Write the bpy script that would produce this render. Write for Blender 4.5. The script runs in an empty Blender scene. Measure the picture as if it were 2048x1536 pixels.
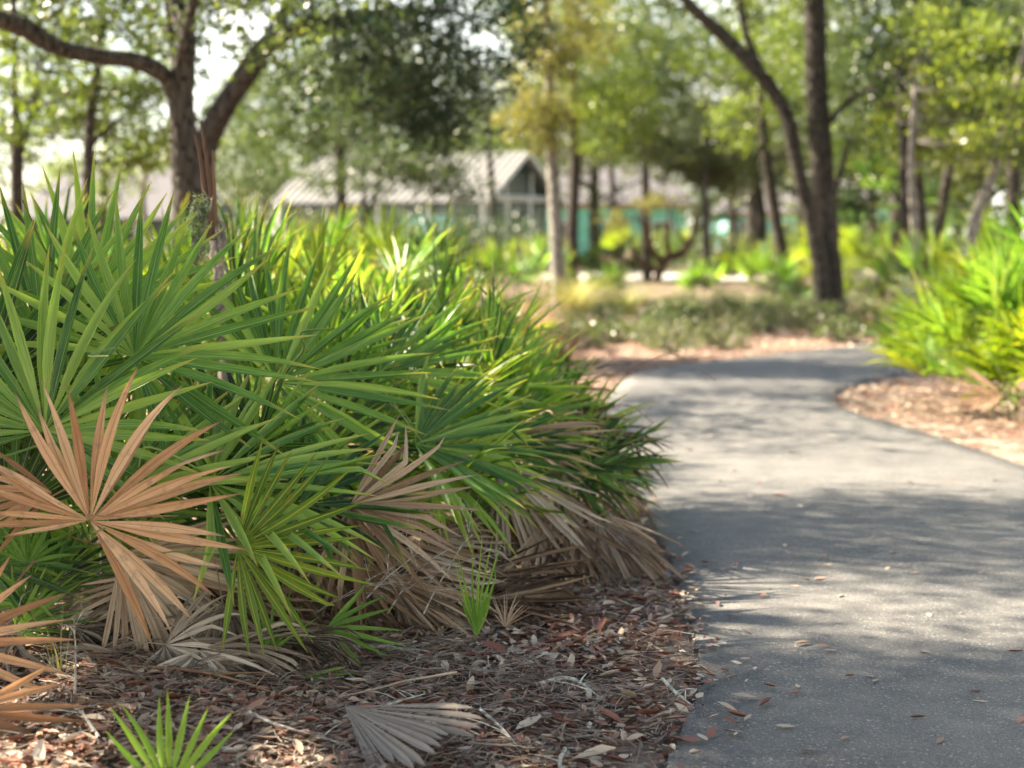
import bpy, math, random
import numpy as np
from mathutils import Vector, Matrix
R_ = math.radians
scene = bpy.context.scene
col = scene.collection

# ------------------------------------------------------------------ camera
CAM_H, LENS, PITCH = 1.4, 60.0, 4.99
FPX, CX, CY = LENS/36*2048, 1024.0, 768.0
cd = bpy.data.cameras.new('camera'); cam = bpy.data.objects.new('camera', cd); col.objects.link(cam)
cam.location = (0, 0, CAM_H); cam.rotation_euler = (R_(90-PITCH), 0, 0)
cd.lens = LENS; cd.sensor_width = 36; cd.clip_start = .05; cd.clip_end = 2000
cd.dof.use_dof = True; cd.dof.focus_distance = 5.15; cd.dof.aperture_fstop = 2.1
scene.camera = cam

# ------------------------------------------------------------------ sky, sun, exposure
SUN_EL, SUN_AZ = 40.0, -70.0            # azimuth clockwise from +Y: sun stands to the left, a little ahead
w = bpy.data.worlds.new('World'); scene.world = w; w.use_nodes = True
nt = w.node_tree; nt.nodes.clear()
sky = nt.nodes.new('ShaderNodeTexSky'); sky.sky_type = 'NISHITA'; sky.sun_disc = False
sky.sun_elevation = R_(SUN_EL); sky.sun_rotation = R_(SUN_AZ); sky.dust_density = .8; sky.air_density = 1.0; sky.ozone_density = 1.0
bg = nt.nodes.new('ShaderNodeBackground'); bg.inputs['Strength'].default_value = .05
wo = nt.nodes.new('ShaderNodeOutputWorld')
# added bright cloud low over the horizon, whitens the sky behind the trees
tc = nt.nodes.new('ShaderNodeTexCoord'); nz = nt.nodes.new('ShaderNodeTexNoise'); nz.inputs['Scale'].default_value = 2.2; nz.inputs['Detail'].default_value = 6
cr = nt.nodes.new('ShaderNodeValToRGB'); cr.color_ramp.elements[0].position = .34; cr.color_ramp.elements[1].position = .5
sx = nt.nodes.new('ShaderNodeSeparateXYZ'); mr = nt.nodes.new('ShaderNodeMapRange'); mr.inputs['From Min'].default_value = .42; mr.inputs['From Max'].default_value = .22
mu = nt.nodes.new('ShaderNodeMath'); mu.operation = 'MULTIPLY'; mx = nt.nodes.new('ShaderNodeMix'); mx.data_type = 'RGBA'
nt.links.new(tc.outputs['Generated'], nz.inputs['Vector']); nt.links.new(tc.outputs['Generated'], sx.inputs[0]); nt.links.new(sx.outputs[2], mr.inputs['Value'])
nt.links.new(nz.outputs['Fac'], cr.inputs[0]); nt.links.new(cr.outputs[0], mu.inputs[0]); nt.links.new(mr.outputs[0], mu.inputs[1])
nt.links.new(mu.outputs[0], mx.inputs[0]); nt.links.new(sky.outputs[0], mx.inputs[6]); mx.inputs[7].default_value = (13, 12.9, 12.6, 1)
nt.links.new(mx.outputs[2], bg.inputs[0]); nt.links.new(bg.outputs[0], wo.inputs[0])
sl = bpy.data.lights.new('sun', 'SUN'); sl.energy = 5.0; sl.angle = R_(.55); sl.color = (1, .90, .76)
so = bpy.data.objects.new('sun', sl); col.objects.link(so)
to_sun = Vector((math.sin(R_(SUN_AZ))*math.cos(R_(SUN_EL)), math.cos(R_(SUN_AZ))*math.cos(R_(SUN_EL)), math.sin(R_(SUN_EL))))
so.rotation_euler = to_sun.to_track_quat('Z', 'Y').to_euler()
scene.view_settings.view_transform = 'Standard'; scene.view_settings.look = 'None'
scene.view_settings.exposure = 2.76; scene.view_settings.gamma = 1
scene.view_settings.use_white_balance = True; scene.view_settings.white_balance_temperature = 7050; scene.view_settings.white_balance_tint = 8
scene.render.engine = 'CYCLES'
cy = scene.cycles
cy.max_bounces = 5; cy.diffuse_bounces = 2; cy.glossy_bounces = 2; cy.transmission_bounces = 4; cy.transparent_max_bounces = 4
cy.use_denoising = True; cy.caustics_reflective = False; cy.caustics_refractive = False
cy.sample_clamp_indirect = 8

def ray(px, py):
    u, v = (px-CX)/FPX, (CY-py)/FPX
    c, s = math.cos(R_(PITCH)), math.sin(R_(PITCH))
    return np.array([u, c+v*s, v*c-s])
def at(px, py, Y):
    r = ray(px, py); return np.array([0, 0, CAM_H]) + r*(Y/r[1])

# ------------------------------------------------------------------ materials
def newmat(name):
    m = bpy.data.materials.new(name); m.use_nodes = True
    t = m.node_tree; t.nodes.clear(); return m, t
def N(t, kind, **kw):
    n = t.nodes.new(kind)
    for k, v in kw.items():
        if k.startswith('i_'): n.inputs[k[2:].replace('_', ' ')].default_value = v
        else: setattr(n, k, v)
    return n
def ramp(t, stops, fac=None, interp='LINEAR'):
    r = t.nodes.new('ShaderNodeValToRGB'); r.color_ramp.interpolation = interp
    els = r.color_ramp.elements
    while len(els) < len(stops): els.new(.5)
    for e, (p, c) in zip(els, stops): e.position = p; e.color = (*c, 1)
    if fac is not None: t.links.new(fac, r.inputs[0])
    return r.outputs[0]
def math_(t, op, a, b=None, c=None):
    n = t.nodes.new('ShaderNodeMath'); n.operation = op
    for i, x in enumerate((a, b, c)):
        if x is None: continue
        if isinstance(x, (int, float)): n.inputs[i].default_value = x
        else: t.links.new(x, n.inputs[i])
    return n.outputs[0]
def mix(t, f, a, b, mode='MIX'):
    n = t.nodes.new('ShaderNodeMix'); n.data_type = 'RGBA'; n.blend_type = mode
    for s, x in ((0, f), (6, a), (7, b)):
        if isinstance(x, (int, float)): n.inputs[s].default_value = x
        elif isinstance(x, tuple): n.inputs[s].default_value = (*x, 1)
        else: t.links.new(x, n.inputs[s])
    return n.outputs[2]
def noise(t, scale, detail=4, vec=None, rough=.55):
    n = N(t, 'ShaderNodeTexNoise'); n.inputs['Scale'].default_value = scale; n.inputs['Detail'].default_value = detail
    n.inputs['Roughness'].default_value = rough
    if vec is not None: t.links.new(vec, n.inputs['Vector'])
    return n.outputs['Fac']
def obco(t):
    return N(t, 'ShaderNodeTexCoord').outputs['Object']
def finish(t, colr, rough=.6, bump=None, bs=.3, bd=.01, spec=.5, transl=None, tcol=None, metal=0):
    p = N(t, 'ShaderNodeBsdfPrincipled')
    if isinstance(colr, tuple): p.inputs['Base Color'].default_value = (*colr, 1)
    else: t.links.new(colr, p.inputs['Base Color'])
    if isinstance(rough, (int, float)): p.inputs['Roughness'].default_value = rough
    else: t.links.new(rough, p.inputs['Roughness'])
    p.inputs['Specular IOR Level'].default_value = spec; p.inputs['Metallic'].default_value = metal
    if bump is not None:
        b = N(t, 'ShaderNodeBump'); b.inputs['Strength'].default_value = bs; b.inputs['Distance'].default_value = bd
        t.links.new(bump, b.inputs['Height']); t.links.new(b.outputs[0], p.inputs['Normal'])
    out = N(t, 'ShaderNodeOutputMaterial')
    if transl:
        tr = N(t, 'ShaderNodeBsdfTranslucent')
        if tcol is None: tcol = colr
        if isinstance(tcol, tuple): tr.inputs[0].default_value = (*tcol, 1)
        else: t.links.new(tcol, tr.inputs[0])
        m = N(t, 'ShaderNodeMixShader'); m.inputs[0].default_value = transl
        t.links.new(p.outputs[0], m.inputs[1]); t.links.new(tr.outputs[0], m.inputs[2]); t.links.new(m.outputs[0], out.inputs[0])
    else: t.links.new(p.outputs[0], out.inputs[0])

def attr(t, name): return N(t, 'ShaderNodeAttribute', attribute_name=name)

def frond_mat(name, stops, rib, transl, rough, tip, tmul, ribw=.035, spots=.0, tipstart=.93):
    m, t = newmat(name)
    uv = attr(t, 'uvp'); sep = N(t, 'ShaderNodeSeparateXYZ'); t.links.new(uv.outputs['Vector'], sep.inputs[0])
    rnd = attr(t, 'rnd').outputs['Fac']; oi = N(t, 'ShaderNodeObjectInfo').outputs['Random']
    f = math_(t, 'ADD', math_(t, 'MULTIPLY', rnd, .45), math_(t, 'MULTIPLY', oi, .55))
    # streaks run along the leaflet
    cmb = N(t, 'ShaderNodeCombineXYZ')
    t.links.new(math_(t, 'MULTIPLY', sep.outputs[0], 9.0), cmb.inputs[0]); t.links.new(math_(t, 'MULTIPLY', sep.outputs[1], 3.0), cmb.inputs[1])
    t.links.new(math_(t, 'MULTIPLY', rnd, 40.0), cmb.inputs[2])
    st = noise(t, 1.6, 5, cmb.outputs[0])
    f = math_(t, 'ADD', f, math_(t, 'MULTIPLY', math_(t, 'SUBTRACT', st, .5), .7))
    f = math_(t, 'ADD', math_(t, 'MULTIPLY', math_(t, 'SUBTRACT', f, .5), 1.65), .5)
    c = ramp(t, stops, f)
    du = math_(t, 'ABSOLUTE', math_(t, 'SUBTRACT', sep.outputs[0], .5))
    ribm = math_(t, 'LESS_THAN', du, ribw)
    c = mix(t, math_(t, 'MULTIPLY', ribm, .75), c, rib)
    edgem = math_(t, 'GREATER_THAN', du, .455)
    c = mix(t, math_(t, 'MULTIPLY', edgem, .3), c, rib)
    blot = noise(t, 11, 5, obco(t))
    if spots: 
        c = mix(t, math_(t, 'MULTIPLY', math_(t, 'MINIMUM', 1, math_(t, 'MAXIMUM', 0, math_(t, 'MULTIPLY', math_(t, 'SUBTRACT', blot, .56), 6))), spots), c, tip)
    tm = math_(t, 'SMOOTH_MIN', 1.0, math_(t, 'MAXIMUM', 0.0, math_(t, 'MULTIPLY', math_(t, 'SUBTRACT', sep.outputs[1], tipstart), 1/(1.001-tipstart))), .01)
    c = mix(t, tm, c, tip)
    tc = mix(t, 1.0, c, tmul, 'MULTIPLY')
    lines = math_(t, 'SINE', math_(t, 'MULTIPLY', sep.outputs[0], 75.0))
    finish(t, c, rough, math_(t, 'ADD', math_(t, 'MULTIPLY', lines, .25), st), .35, .002, .15 if rough > .5 else .38, transl, tc)
    return m
M = {}
M['green'] = frond_mat('palmetto green leaf', [(0, (.010, .036, .010)), (.3, (.034, .105, .024)), (.62, (.095, .225, .048)), (1, (.27, .40, .09))], (.34, .44, .1), .30, .34, (.42, .36, .10), (1.9, 2.0, .6), .03, .2, .80)
M['yellowgreen'] = frond_mat('palmetto yellowing leaf', [(0, (.07, .15, .02)), (.5, (.13, .23, .03)), (1, (.26, .31, .04))], (.45, .44, .05), .36, .42, (.35, .25, .05), (1.8, 1.8, .7), .07, .5)
M['fresh'] = frond_mat('palmetto fresh leaf', [(0, (.09, .2, .035)), (.5, (.15, .3, .05)), (1, (.26, .40, .07))], (.35, .5, .14), .4, .42, (.35, .35, .1), (1.7, 1.7, .7), .03, .1)
M['sunny'] = frond_mat('backlit yellow palmetto leaf', [(0, (.12, .19, .02)), (.5, (.22, .31, .03)), (1, (.40, .43, .05))], (.45, .5, .1), .36, .5, (.35, .3, .08), (1.7, 1.6, .5), .03, .15)  # leaf base colour made yellower to carry the backlit glow
M['copper'] = frond_mat('dead copper leaf', [(0, (.30, .16, .085)), (.45, (.55, .33, .18)), (1, (.76, .55, .36))], (.25, .12, .07), .22, .55, (.24, .17, .12), (1.2, 1.0, .8), .03, .55, .84)
M['brown'] = frond_mat('dead brown leaf', [(0, (.05, .034, .024)), (.45, (.25, .17, .11)), (1, (.54, .43, .32))], (.16, .09, .06), .15, .65, (.32, .26, .21), (1.2, 1.0, .8), .03, .4)
M['grey'] = frond_mat('weathered grey leaf', [(0, (.07, .052, .04)), (.45, (.27, .22, .175)), (1, (.58, .52, .44))], (.12, .09, .07), .08, .75, (.4, .36, .33), (1.1, 1.0, .9), .03, .5, .97)
M['ash'] = frond_mat('ash grey fallen leaf', [(0, (.08, .065, .055)), (.5, (.16, .135, .115)), (1, (.30, .26, .225))], (.12, .09, .07), .08, .75, (.14, .11, .09), (1.1, 1.0, .9), .03, .5, .97)
def stem_mat(name, c1, c2, rough=.5):
    m, t = newmat(name)
    oi = N(t, 'ShaderNodeObjectInfo').outputs['Random']
    f = math_(t, 'ADD', math_(t, 'MULTIPLY', oi, .6), math_(t, 'MULTIPLY', noise(t, 14, 5, obco(t)), .5))
    finish(t, ramp(t, [(.1, c1), (.9, c2)], f), rough, noise(t, 60, 4, obco(t)), .4, .003)
    return m
M['stem_green'] = stem_mat('green petiole', (.06, .13, .02), (.2, .29, .06))
M['stem_brown'] = stem_mat('dry petiole', (.14, .06, .03), (.33, .19, .1))
M['stalk'] = stem_mat('weathered red brown stalk', (.06, .03, .02), (.2, .11, .07), .8)
M['stem_grey'] = stem_mat('grey dead wood', (.07, .055, .045), (.36, .31, .26), .85)
def leaf_mat(name, stops, transl=.42, tm=(1.8, 1.9, .7), rough=.5, spec=.32):
    m, t = newmat(name)
    rnd = attr(t, 'rnd').outputs['Fac']; oi = N(t, 'ShaderNodeObjectInfo').outputs['Random']
    f = math_(t, 'ADD', math_(t, 'MULTIPLY', rnd, .75), math_(t, 'MULTIPLY', oi, .25))
    c = ramp(t, stops, f)
    finish(t, c, rough, None, transl=transl, tcol=mix(t, 1.0, c, tm, 'MULTIPLY'), spec=spec)
    return m
M['oak'] = leaf_mat('oak leaves', [(0, (.025, .045, .018)), (.5, (.06, .09, .035)), (.85, (.12, .155, .045)), (1, (.22, .23, .08))], .38, (1.6, 1.6, .8), .36)
M['oakdark'] = leaf_mat('dark evergreen leaves', [(0, (.02, .042, .024)), (.6, (.05, .08, .04)), (1, (.12, .15, .07))], .3, (1.6, 1.6, .8), .34)
M['lime'] = leaf_mat('yellow green leaves', [(0, (.05, .085, .02)), (.5, (.11, .155, .032)), (1, (.27, .30, .07))], .42, (1.7, 1.7, .8), .38)
M['gold'] = leaf_mat('golden autumn leaves', [(0, (.07, .08, .028)), (.5, (.15, .155, .05)), (1, (.33, .29, .09))], .42, (1.4, 1.35, .8))
M['olive'] = leaf_mat('grey green leaves', [(0, (.05, .07, .035)), (.5, (.10, .12, .06)), (1, (.2, .2, .1))], .35, (1.4, 1.4, .8))
M['scrub'] = leaf_mat('low scrub leaves', [(0, (.025, .04, .015)), (.5, (.065, .08, .03)), (.8, (.13, .12, .05)), (1, (.22, .13, .08))], .3, (1.4, 1.4, .8))
M['grass'] = leaf_mat('pale grass blades', [(0, (.12, .15, .05)), (.5, (.26, .26, .1)), (1, (.45, .38, .2))], .4, (1.3, 1.3, .8))
M['rust'] = leaf_mat('rusty dry blades', [(0, (.18, .08, .04)), (.5, (.32, .17, .1)), (1, (.45, .33, .2))], .3, (1.2, 1.0, .8))
M['sprig'] = leaf_mat('silvery leaves', [(0, (.12, .17, .1)), (1, (.32, .36, .25))], .25, (1.2, 1.3, .8))
M['litter'] = leaf_mat('fallen leaves', [(0, (.05, .032, .026)), (.2, (.17, .065, .042)), (.42, (.28, .13, .09)), (.58, (.33, .235, .17)), (.75, (.48, .38, .28)), (1, (.74, .67, .57))], .06, (1.1, 1, .9), .5, .25)
M['needle'] = leaf_mat('pine needles', [(0, (.07, .045, .035)), (.5, (.17, .12, .09)), (1, (.32, .26, .2))], .05, (1, 1, 1), .6)

def bark(name, c1, c2, c3, sc=1.0):
    m, t = newmat(name)
    mp = N(t, 'ShaderNodeMapping'); t.links.new(obco(t), mp.inputs[0]); mp.inputs['Scale'].default_value = (9*sc, 9*sc, 2.2*sc)
    v = N(t, 'ShaderNodeTexVoronoi', feature='DISTANCE_TO_EDGE'); t.links.new(mp.outputs[0], v.inputs[0]); v.inputs['Scale'].default_value = 2.2
    n1 = noise(t, 3, 5, mp.outputs[0]); n2 = noise(t, 1.3*sc, 3, obco(t))
    c = ramp(t, [(.2, c1), (.5, c2), (.75, c3)], math_(t, 'ADD', math_(t, 'MULTIPLY', n1, .6), math_(t, 'MULTIPLY', n2, .4)))
    c = mix(t, math_(t, 'LESS_THAN', v.outputs['Distance'], .06), c, tuple(x*.4 for x in c1))
    finish(t, c, .85, math_(t, 'ADD', n1, v.outputs['Distance']), .9, .04, .2)
    return m
M['bark'] = bark('grey brown bark', (.028, .024, .02), (.07, .06, .05), (.14, .125, .105))
M['barkdark'] = bark('dark bark', (.028, .022, .018), (.06, .048, .04), (.12, .1, .085))
M['barkpale'] = bark('pale bark', (.12, .105, .09), (.28, .255, .225), (.45, .42, .38))
M['barkred'] = bark('reddish bark', (.05, .03, .024), (.10, .06, .045), (.17, .11, .08))

def plain(name, c, rough=.6, var=.15, sc=3, bump=.1):
    m, t = newmat(name)
    n1 = noise(t, sc, 6, obco(t))
    finish(t, mix(t, n1, tuple(x*(1-var) for x in c), tuple(min(1, x*(1+var)) for x in c)), rough, noise(t, sc*12, 4, obco(t)), bump, .01)
    return m
M['metal'] = plain('white metal roofing', (.215, .21, .20), .5, .35)
M['teal'] = plain('teal painted wall', (.20, .62, .48), .7, .1)
M['cyan'] = plain('pale aqua wall', (.30, .62, .60), .7, .08)
M['white'] = plain('white paint', (.75, .75, .72), .5, .06)
M['orange'] = plain('terracotta trim', (.55, .25, .12), .6)
M['lilac'] = plain('pale grey shingle roof', (.085, .08, .088), .9, .12, 1.5)
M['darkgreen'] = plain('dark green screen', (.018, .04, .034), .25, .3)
M['black'] = plain('black plastic', (.015, .016, .018), .4)
M['concrete'] = plain('pale concrete', (.30, .285, .26), .85, .12, 1.0)
m, t = newmat('window glass'); finish(t, (.02, .03, .035), .08); M['glass'] = m
M['fibre'] = plain('brown root fibre', (.10, .065, .048), .95, .5, 30, .8)
M['lichen'] = None
m, t = newmat('lichen covered twig')
c = ramp(t, [(.35, (.16, .13, .11)), (.5, (.38, .34, .30)), (.62, (.5, .55, .48)), (.8, (.62, .66, .6))], noise(t, 40, 5, obco(t)))
finish(t, c, .9, noise(t, 120, 3, obco(t)), .5, .003); M['lichen'] = m

# asphalt: dark aggregate with pale grit, slightly paler worn centre
m, t = newmat('asphalt'); o = obco(t)
g1 = N(t, 'ShaderNodeTexVoronoi'); g1.inputs['Scale'].default_value = 180; t.links.new(o, g1.inputs[0])
sepc = N(t, 'ShaderNodeSeparateColor'); t.links.new(g1.outputs['Color'], sepc.inputs[0])
base = ramp(t, [(0, (.018, .019, .020)), (.45, (.038, .039, .040)), (.8, (.092, .090, .087)), (.97, (.17, .168, .165)), (.982, (.38, .37, .35))], sepc.outputs[0])
big = noise(t, .9, 6, o); mid = noise(t, 7, 5, o)
dust = math_(t, 'MAXIMUM', 0, math_(t, 'SUBTRACT', math_(t, 'ADD', math_(t, 'MULTIPLY', big, .9), math_(t, 'MULTIPLY', mid, .5)), .50))
c = mix(t, math_(t, 'MINIMUM', math_(t, 'MULTIPLY', dust, 1.5), .55), base, (.21, .195, .175))
finish(t, c, .62, math_(t, 'ADD', g1.outputs['Distance'], math_(t, 'MULTIPLY', noise(t, 300, 2, o), .5)), .9, .005, .6); M['asphalt'] = m

m, t = newmat('forest floor'); o = obco(t)
v = N(t, 'ShaderNodeTexVoronoi'); v.inputs['Scale'].default_value = 28; t.links.new(o, v.inputs[0]); v.inputs['Randomness'].default_value = 1
sp = N(t, 'ShaderNodeSeparateColor'); t.links.new(v.outputs['Color'], sp.inputs[0])
lit = ramp(t, [(0, (.05, .028, .02)), (.35, (.14, .07, .045)), (.65, (.23, .13, .085)), (.9, (.36, .27, .2)), (1, (.5, .42, .34))], sp.outputs[0])
sand = ramp(t, [(.3, (.17, .14, .11)), (.7, (.32, .275, .225))], noise(t, 40, 6, o))
soil = ramp(t, [(.3, (.045, .032, .026)), (.7, (.12, .09, .07))], noise(t, 20, 6, o))
vc = attr(t, 'zone'); zs = N(t, 'ShaderNodeSeparateXYZ'); t.links.new(vc.outputs['Vector'], zs.inputs[0])
nn = noise(t, 3.5, 6, o)
edge = lambda z, k=2.5: math_(t, 'MINIMUM', 1, math_(t, 'MAXIMUM', 0, math_(t, 'MULTIPLY', math_(t, 'SUBTRACT', math_(t, 'ADD', z, nn), .95), k)))
c = mix(t, math_(t, 'GREATER_THAN', noise(t, 9, 5, o), .55), lit, soil)
c = mix(t, edge(zs.outputs[0], 4), c, sand)
gr = ramp(t, [(.3, (.03, .036, .016)), (.7, (.10, .09, .05))], noise(t, 30, 5, o))
c = mix(t, edge(zs.outputs[1], 3), c, gr)
finish(t, c, .9, math_(t, 'ADD', v.outputs['Distance'], noise(t, 120, 4, o)), .6, .015, .3); M['ground'] = m

# ------------------------------------------------------------------ mesh helpers
def qmesh(name, V, Q, uv=None, rnd=None, mat=None, smooth=True):
    V = np.asarray(V, np.float32); Q = np.asarray(Q, np.int32)
    me = bpy.data.meshes.new(name)
    me.vertices.add(len(V)); me.vertices.foreach_set('co', V.ravel())
    k = Q.shape[1]
    me.loops.add(Q.size); me.loops.foreach_set('vertex_index', Q.ravel())
    me.polygons.add(len(Q)); me.polygons.foreach_set('loop_start', np.arange(len(Q), dtype=np.int32)*k)
    me.polygons.foreach_set('use_smooth', np.full(len(Q), smooth, bool))
    if rnd is not None:
        a = me.attributes.new('rnd', 'FLOAT', 'POINT'); a.data.foreach_set('value', np.asarray(rnd, np.float32))
    if uv is not None:
        uv3 = np.c_[uv, np.zeros(len(uv))].astype(np.float32)
        a = me.attributes.new('uvp', 'FLOAT_VECTOR', 'POINT'); a.data.foreach_set('vector', uv3.ravel())
    me.update(calc_edges=True)
    if mat: me.materials.append(mat)
    return me
def link(name, me, parent=None):
    o = bpy.data.objects.new(name, me); col.objects.link(o)
    if parent is not None: o.parent = parent
    return o
def tag(o, label=None, cat=None, group=None, kind=None):
    if label: o['label'] = label
    if cat: o['category'] = cat
    if group: o['group'] = group
    if kind: o['kind'] = kind
    return o
def empty(name, loc, label, cat, group=None):
    o = bpy.data.objects.new(name, None); o.location = loc; o.empty_display_size = .1; col.objects.link(o)
    return tag(o, label, cat, group)
def join(parts):
    Vs, Qs, n = [], [], 0
    for V, Q in parts: Vs.append(V); Qs.append(np.asarray(Q)+n); n += len(V)
    return np.concatenate(Vs), np.concatenate(Qs)
def unit(v): v = np.asarray(v, float); return v/(np.linalg.norm(v)+1e-9)
def spline(P, k=6):
    P = np.asarray(P, float)
    if len(P) == 2: P = np.array([P[0], (P[0]+P[1])/2, P[1]])
    E = np.vstack([2*P[0]-P[1], P, 2*P[-1]-P[-2]]); out = []
    for i in range(1, len(E)-2):
        for s in np.linspace(0, 1, k, endpoint=False):
            a, b, c, d = E[i-1:i+3]
            out.append(.5*((2*b)+(c-a)*s+(2*a-5*b+4*c-d)*s*s+(-a+3*b-3*c+d)*s**3))
    out.append(P[-1]); return np.array(out)
def tube(P, r, sides=8, k=6, rough=0., rng=None, flat=1.0):
    """P: points with radius as a 4th column or r scalar"""
    P = np.asarray(P, float)
    if P.shape[1] == 3: P = np.c_[P, np.full(len(P), r)]
    S = spline(P, k); C, rad = S[:, :3], np.abs(S[:, 3])
    T = np.gradient(C, axis=0); T /= np.linalg.norm(T, axis=1)[:, None]+1e-9
    ref = np.array([0, 1, 0.]) if abs(T[0][1]) < .9 else np.array([1., 0, 0])
    A = np.cross(T, ref); A /= np.linalg.norm(A, axis=1)[:, None]+1e-9; B = np.cross(T, A)
    th = np.arange(sides)*2*math.pi/sides
    rr = rad[:, None]*np.ones(sides)
    if rough and rng is not None:
        rr = rr*(1+rough*rng.normal(size=rr.shape))
        rr = (rr+np.roll(rr, 1, 1))/2
    V = C[:, None]+rr[..., None]*(np.cos(th)[None, :, None]*A[:, None]+flat*np.sin(th)[None, :, None]*B[:, None])
    n = len(C); idx = np.arange(n*sides).reshape(n, sides)
    Q = np.stack([idx[:-1], np.roll(idx[:-1], -1, 1), np.roll(idx[1:], -1, 1), idx[1:]], -1).reshape(-1, 4)
    return V.reshape(-1, 3), Q
def box(c, s, rz=0):
    c = np.array(c, float); h = np.array(s, float)/2
    V = np.array([[x, y, z] for x in (-1, 1) for y in (-1, 1) for z in (-1, 1)])*h
    cs, sn = math.cos(rz), math.sin(rz)
    V = np.c_[V[:, 0]*cs-V[:, 1]*sn, V[:, 0]*sn+V[:, 1]*cs, V[:, 2]]+c
    return V, np.array([[0, 1, 3, 2], [4, 6, 7, 5], [0, 4, 5, 1], [2, 3, 7, 6], [0, 2, 6, 4], [1, 5, 7, 3]])
def local(V, loc): return V-np.asarray(loc)[None]

# ------------------------------------------------------------------ leaves scattered as quads
def leafcloud(centres, sig, n, size, rng, flat=.6, aspect=.5, up=.4):
    """n small leaf blades around each centre; returns V,Q,rnd"""
    C = np.repeat(np.asarray(centres), n, 0)
    S = np.repeat(np.asarray(sig), n)[:, None] if np.ndim(sig) else sig
    P = C+rng.normal(size=C.shape)*np.array([1, 1, flat])*S
    m = len(P)
    a = rng.normal(size=(m, 3)); a /= np.linalg.norm(a, axis=1)[:, None]
    nrm = rng.normal(size=(m, 3))+np.array([0, 0, up]); b = np.cross(nrm, a); b /= np.linalg.norm(b, axis=1)[:, None]+1e-9
    L = size*rng.uniform(.6, 1.3, (m, 1)); W = L*aspect
    up_ = np.cross(a, b)
    V = np.stack([P-a*L*.5, P-b*W*.5+up_*W*.15, P+a*L*.5, P+b*W*.5+up_*W*.15], 1).reshape(-1, 3)
    Q = np.arange(m*4).reshape(m, 4)
    base = np.repeat(rng.uniform(0, 1, len(centres)), n)       # each spray of leaves has its own tone
    r = np.clip(.5*base+.5*rng.uniform(0, 1, m)**1.5, 0, 1)
    return V, Q, np.repeat(r, 4)

def crown_centres(blobs, rng):
    cs = []
    for c, rad, n in blobs:
        d = rng.normal(size=(n, 3)); d /= np.linalg.norm(d, axis=1)[:, None]
        d *= rng.uniform(.25, 1, (n, 1))**.5
        cs.append(np.asarray(c)+d*np.asarray(rad))
    return np.concatenate(cs)

def tree(name, label, cat, trunks, blobs, mat, bk, leaf=.1, per=22, sig=.3, group=None, seed=0, twigs=True, crownname='crown', twl=1.6, thin=1.):
    """trunks: lists of (px,py,Y,r); blobs: (px,py,Y,(rx,ry,rz),n)"""
    rng = np.random.default_rng(seed)
    T = [np.array([[*at(p[0], p[1], p[2]), p[3]*thin] for p in tr]) for tr in trunks]
    base = T[0][0, :3].copy(); 
    if base[2] < .5: base[2] = 0; T[0][0, 2] = -.05
    root = empty(name, base, label, cat, group)
    for i, tr in enumerate(T):
        V, Q = tube(tr, 0, 12, 8, .05, rng)
        link('trunk' if i == 0 else 'limb', qmesh('trunk', local(V, base), Q, mat=bk), root)
    if blobs:
        B = [(at(b[0], b[1], b[2]), b[3], b[4]) for b in blobs]
        B = [(c, np.array(rad)*1.3, int(k*2.2)) for c, rad, k in B]; cs = crown_centres(B, rng)
        allT = np.concatenate([spline(tr, 6) for tr in T])
        if twigs:
            ps = []
            sel = cs[rng.permutation(len(cs))[:min(len(cs), 90)]]; tl = twl
            for c in sel:
                d = np.linalg.norm(allT[:, :3]-c, axis=1)+np.maximum(0, allT[:, 2]-c[2])*1.5
                j = np.argmin(d); a = allT[j, :3]
                if np.linalg.norm(c-a) > tl: continue
                r0 = min(allT[j, 3]*.3, .006*np.linalg.norm(c-a)+.006)
                mid_ = (a+c)/2+rng.normal(size=3)*.08*np.linalg.norm(c-a)+np.array([0, 0, -.05])
                ps.append(tube(np.array([[*a, r0], [*mid_, r0*.7], [*c, r0*.3]]), 0, 5, 4))
            if ps: V, Q = join(ps); link('branches', qmesh('branches', local(V, base), Q, mat=bk), root)
        V, Q, r = leafcloud(cs, sig*rng.uniform(.3, 1.0, len(cs)), int(per*1.35), leaf*.85, rng)
        link(crownname, qmesh('crown', local(V, base), Q, rnd=r, mat=mat), root)
    return root

# ------------------------------------------------------------------ ground and path
def wobble(x, y):
    return .02*np.sin(x*1.7+y*.9)+.018*np.sin(x*3.1-y*2.3+1)+.012*np.sin(5.3*x+4.1*y)
LE = np.array([(.05, 1.5), (.2, 3.0), (.36, 4.0), (.43, 4.45), (.56, 5.0), (.60, 5.4), (.64, 5.9), (.66, 6.5), (.68, 7.5), (.68, 9), (.66, 11), (.70, 13), (.85, 14.6), (1.05, 16), (1.35, 17.2), (1.95, 18.3), (2.75, 19.3), (3.7, 20.5), (5.0, 22.0), (7, 23.6), (10, 25), (14, 26)])
RE = np.array([(3.6, 1.5), (3.6, 3.0), (3.55, 4.0), (3.5, 4.6), (3.45, 5.2), (3.4, 5.8), (3.35, 6.6), (3.3, 7.4), (3.25, 8.3), (3.17, 9.3), (3.05, 10.2), (2.95, 11.2), (2.82, 12.2), (2.68, 13.0), (2.66, 13.8), (2.78, 14.7), (3.1, 15.6), (3.8, 16.8), (5.2, 18.6), (7.4, 20.4), (10.2, 21.8), (14.2, 22.8)])
def resample(P, n):
    S = spline(P, 12); d = np.r_[0, np.cumsum(np.linalg.norm(np.diff(S, axis=0), axis=1))]
    return np.stack([np.interp(np.linspace(0, d[-1], n), d, S[:, k]) for k in range(S.shape[1])], 1)
NP_ = 1300
Lp, Rp = resample(LE, NP_), resample(RE, NP_)
rg = np.random.default_rng(5)
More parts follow.
